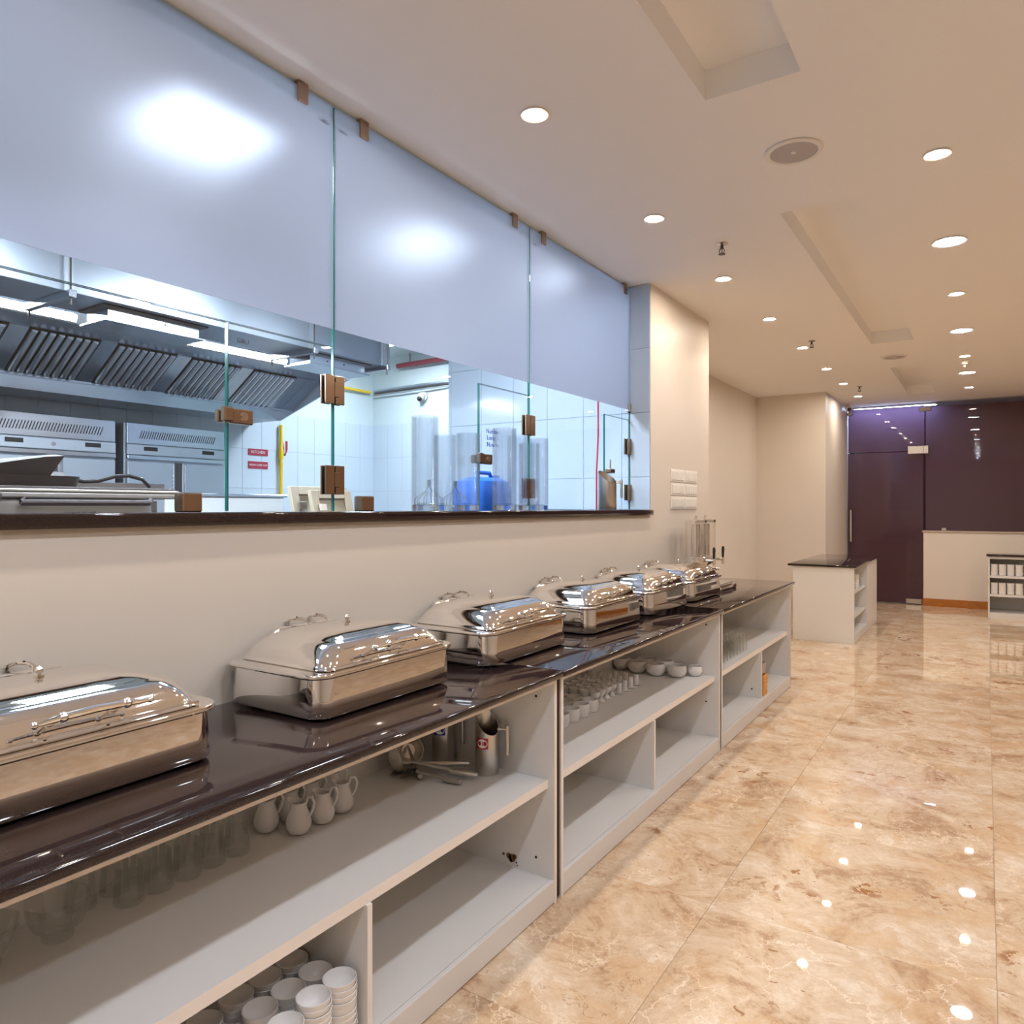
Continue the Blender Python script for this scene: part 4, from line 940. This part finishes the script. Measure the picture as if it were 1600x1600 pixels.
fridge(1.20, 2.16, 'upright steel refrigerator at the far edge of view, third from the red wall signs')
# ------------------------------------------------------------------ other kitchen equipment
t = thing('work_unit', 'stainless work unit with tall upstand in front of the refrigerators', 'work unit', (0, 0, 0))
MB().box(-5.15, -4.35, 1.0, 2.66, KF+.1, 1.55, bev=.004).build('body', 'kitchen_steel_matt', t, smooth=False)
MB().box(-4.40, -4.345, 1.0, 2.66, 1.5505, 1.648, bev=.003).build('upstand', 'kitchen_steel', t, smooth=False)
for x in (-5.1, -4.4):
    for y in (1.05, 2.6): MB().cyl((x,y,KF),(x,y,KF+.1), .025).build('foot', 'black', t)
MB().box(-4.3495, -4.33, 2.45, 2.60, 1.40, 1.54, bev=.002).build('socket_panel', 'dark_metal', t, smooth=False)
t = thing('chest_freezer', 'white chest with a steel edged top against the kitchen back wall', 'freezer', (0, 0, 0))
MB().box(-5.83, -5.22, 3.2, 4.32, KF+.05, 1.588, bev=.01, seg=2).build('body', 'sign_white', t, smooth=False)
MB().box(-5.85, -5.20, 3.18, 4.34, 1.5885, 1.612, bev=.004).build('top', 'kitchen_steel', t, smooth=False)
for y in (3.3, 4.2): MB().box(-5.8, -5.3, y-.03, y+.03, KF, KF+.05).build('runner', 'black', t, smooth=False)
for s, z0, z1, lb in (('KITCHEN', 2.052, 2.122, 'small red wall sign naming the kitchen, upper of the pair'), ('WEAR CHEF CAP', 1.912, 1.988, 'small red wall sign about chef caps, lower of the pair')):
    t = thing('wall_sign', lb, 'sign', (KX+.012, 5.02, (z0+z1)/2), 0, 'red signs on the kitchen wall')
    MB().box(0.0005, .006, -.125, .125, -(z1-z0)/2, (z1-z0)/2, bev=.001).build('plate', 'sign_red', t, smooth=False)
    text('lettering', s, .042 if len(s) < 9 else .030, 'sign_white', t, (.0068, 0, 0), ROT_PX)
t = thing('gas_pipe', 'yellow upright gas pipe with a red valve lever on the kitchen wall', 'pipe', (KX+.05, 5.293, 0))
MB().cyl((0,0,1.62),(0,0,2.40), .018).build('pipe', 'yellow_pipe', t)
MB().cyl((0,0,2.03),(0,0,2.13), .027).cyl((0,0,1.96),(0,0,1.98), .023).build('valve_body', 'yellow_pipe', t)
MB().cyl((.0,.02,2.08),(.0,.058,2.08), .012).build('valve_stem', 'dark_metal', t)
MB().tube([(0,.055,2.085),(0,.072,2.115),(0,.075,2.14),(0,.075,2.23)], [.007,.008,.012,.012], 8).build('lever', 'red_paint', t)
tag(MB().tube([(KX+.06,4.95,2.935),(KX+.06,6.66,2.935)], .017, 8).build('gas_main', 'yellow_pipe'), 'yellow gas main running along the top of the kitchen wall', 'pipe')
t = thing('cable_run', 'bundle of pipes and cables along the far kitchen wall', 'cables', (0,0,0))
for k, (dz_, r_) in enumerate(((0,.012),(.03,.014),(-.03,.010))):
    MB().tube([(-6.44,KY-.03-.015*k,2.93+dz_),(-5.6,KY-.03-.015*k,2.945+dz_),(-5.0,KY-.03,2.95+dz_*.7),(-4.2,KY-.03,2.95+dz_*.5)], r_, 7).build('conduit', 'kitchen_steel_matt' if k else 'dark_metal', t)
t = thing('dome_camera', 'white dome security camera on the far kitchen wall', 'camera', (-5.66, KY, 2.83))
MB().cyl((0,-.001,0),(0,-.03,0), .06, seg=18).ball((0,-.06,-.005), .05, 14, 8).build('housing', 'white_plastic', t)
MB().ball((0,-.085,-.03), .035, 12, 8).build('lens_dome', 'black', t)
t = thing('fire_pipe', 'red fire pipe hung under the kitchen ceiling by the far wall', 'pipe', (-5.5, KY-.10, KC))
MB().tube([(-.5,0,-.14),(.6,0,-.125)], .03, 10).build('pipe', 'dark_red', t)
for x in (-.3, .4): MB().cyl((x,0,-.13),(x,0,0), .006, seg=6).build('hanger_rod', 'dark_metal', t)
# kitchen ceiling lamps
KL = [(-2.74, 1.83, 3.06, 'behind the first frosted pane'), (-2.80, 3.30, 3.05, 'behind the middle frosted pane'), (-2.62, 4.48, 3.13, 'behind the last frosted pane'), (-2.75, 0.1, 3.06, 'beyond the edge of the view')]
for k, (x, y, z, lb) in enumerate(KL):
    t = thing('kitchen_panel_light', 'square cool kitchen light ' + lb, 'light', (x, y, z), 0, 'kitchen ceiling lights')
    s_ = (.23, .21, .12, .2)[k]
    MB().box(-s_-.015, s_+.015, -s_-.015, s_+.015, 0, .03, bev=.003).build('housing', 'white_plastic', t, smooth=False)
    MB().box(-s_, s_, -s_, s_, -.008, -.0005).build('diffuser', 'lamp_kitchen' if k != 2 else 'lamp_kitchen_soft', t, smooth=False)
    for q in (-.1, .1): MB().cyl((0,q,.03), (0,q,KC-z), .005, seg=6).build('rod', 'dark_metal', t)
for x, y, z, lb in ((-3.45, 0.62, 2.44, 'hung low beside the duct, just beyond the edge of the view'), (-3.45, -1.0, 2.44, 'hung low beside the duct, well beyond the edge of the view'), (-5.3, 5.75, 3.30, 'above the passage corner of the kitchen'), (-4.75, 2.6, 3.30, 'tucked between the duct and the hood')):  # fill panels added out of sight to brighten the back of the kitchen
    t = thing('kitchen_panel_light', 'added kitchen fill light ' + lb, 'light', (x, y, z), 0, 'kitchen ceiling lights')
    w_ = .13 if x == -4.75 else .30
    MB().box(-w_-.015, w_+.015, -.315, .315, 0, .03, bev=.003).build('housing', 'white_plastic', t, smooth=False)
    MB().box(-w_, w_, -.30, .30, -.008, -.0005).build('diffuser', 'lamp_kitchen_soft', t, smooth=False)
    for q in (-.2, .2): MB().cyl((0,q,.03), (0,q,KC-z), .005, seg=6).build('rod', 'dark_metal', t)
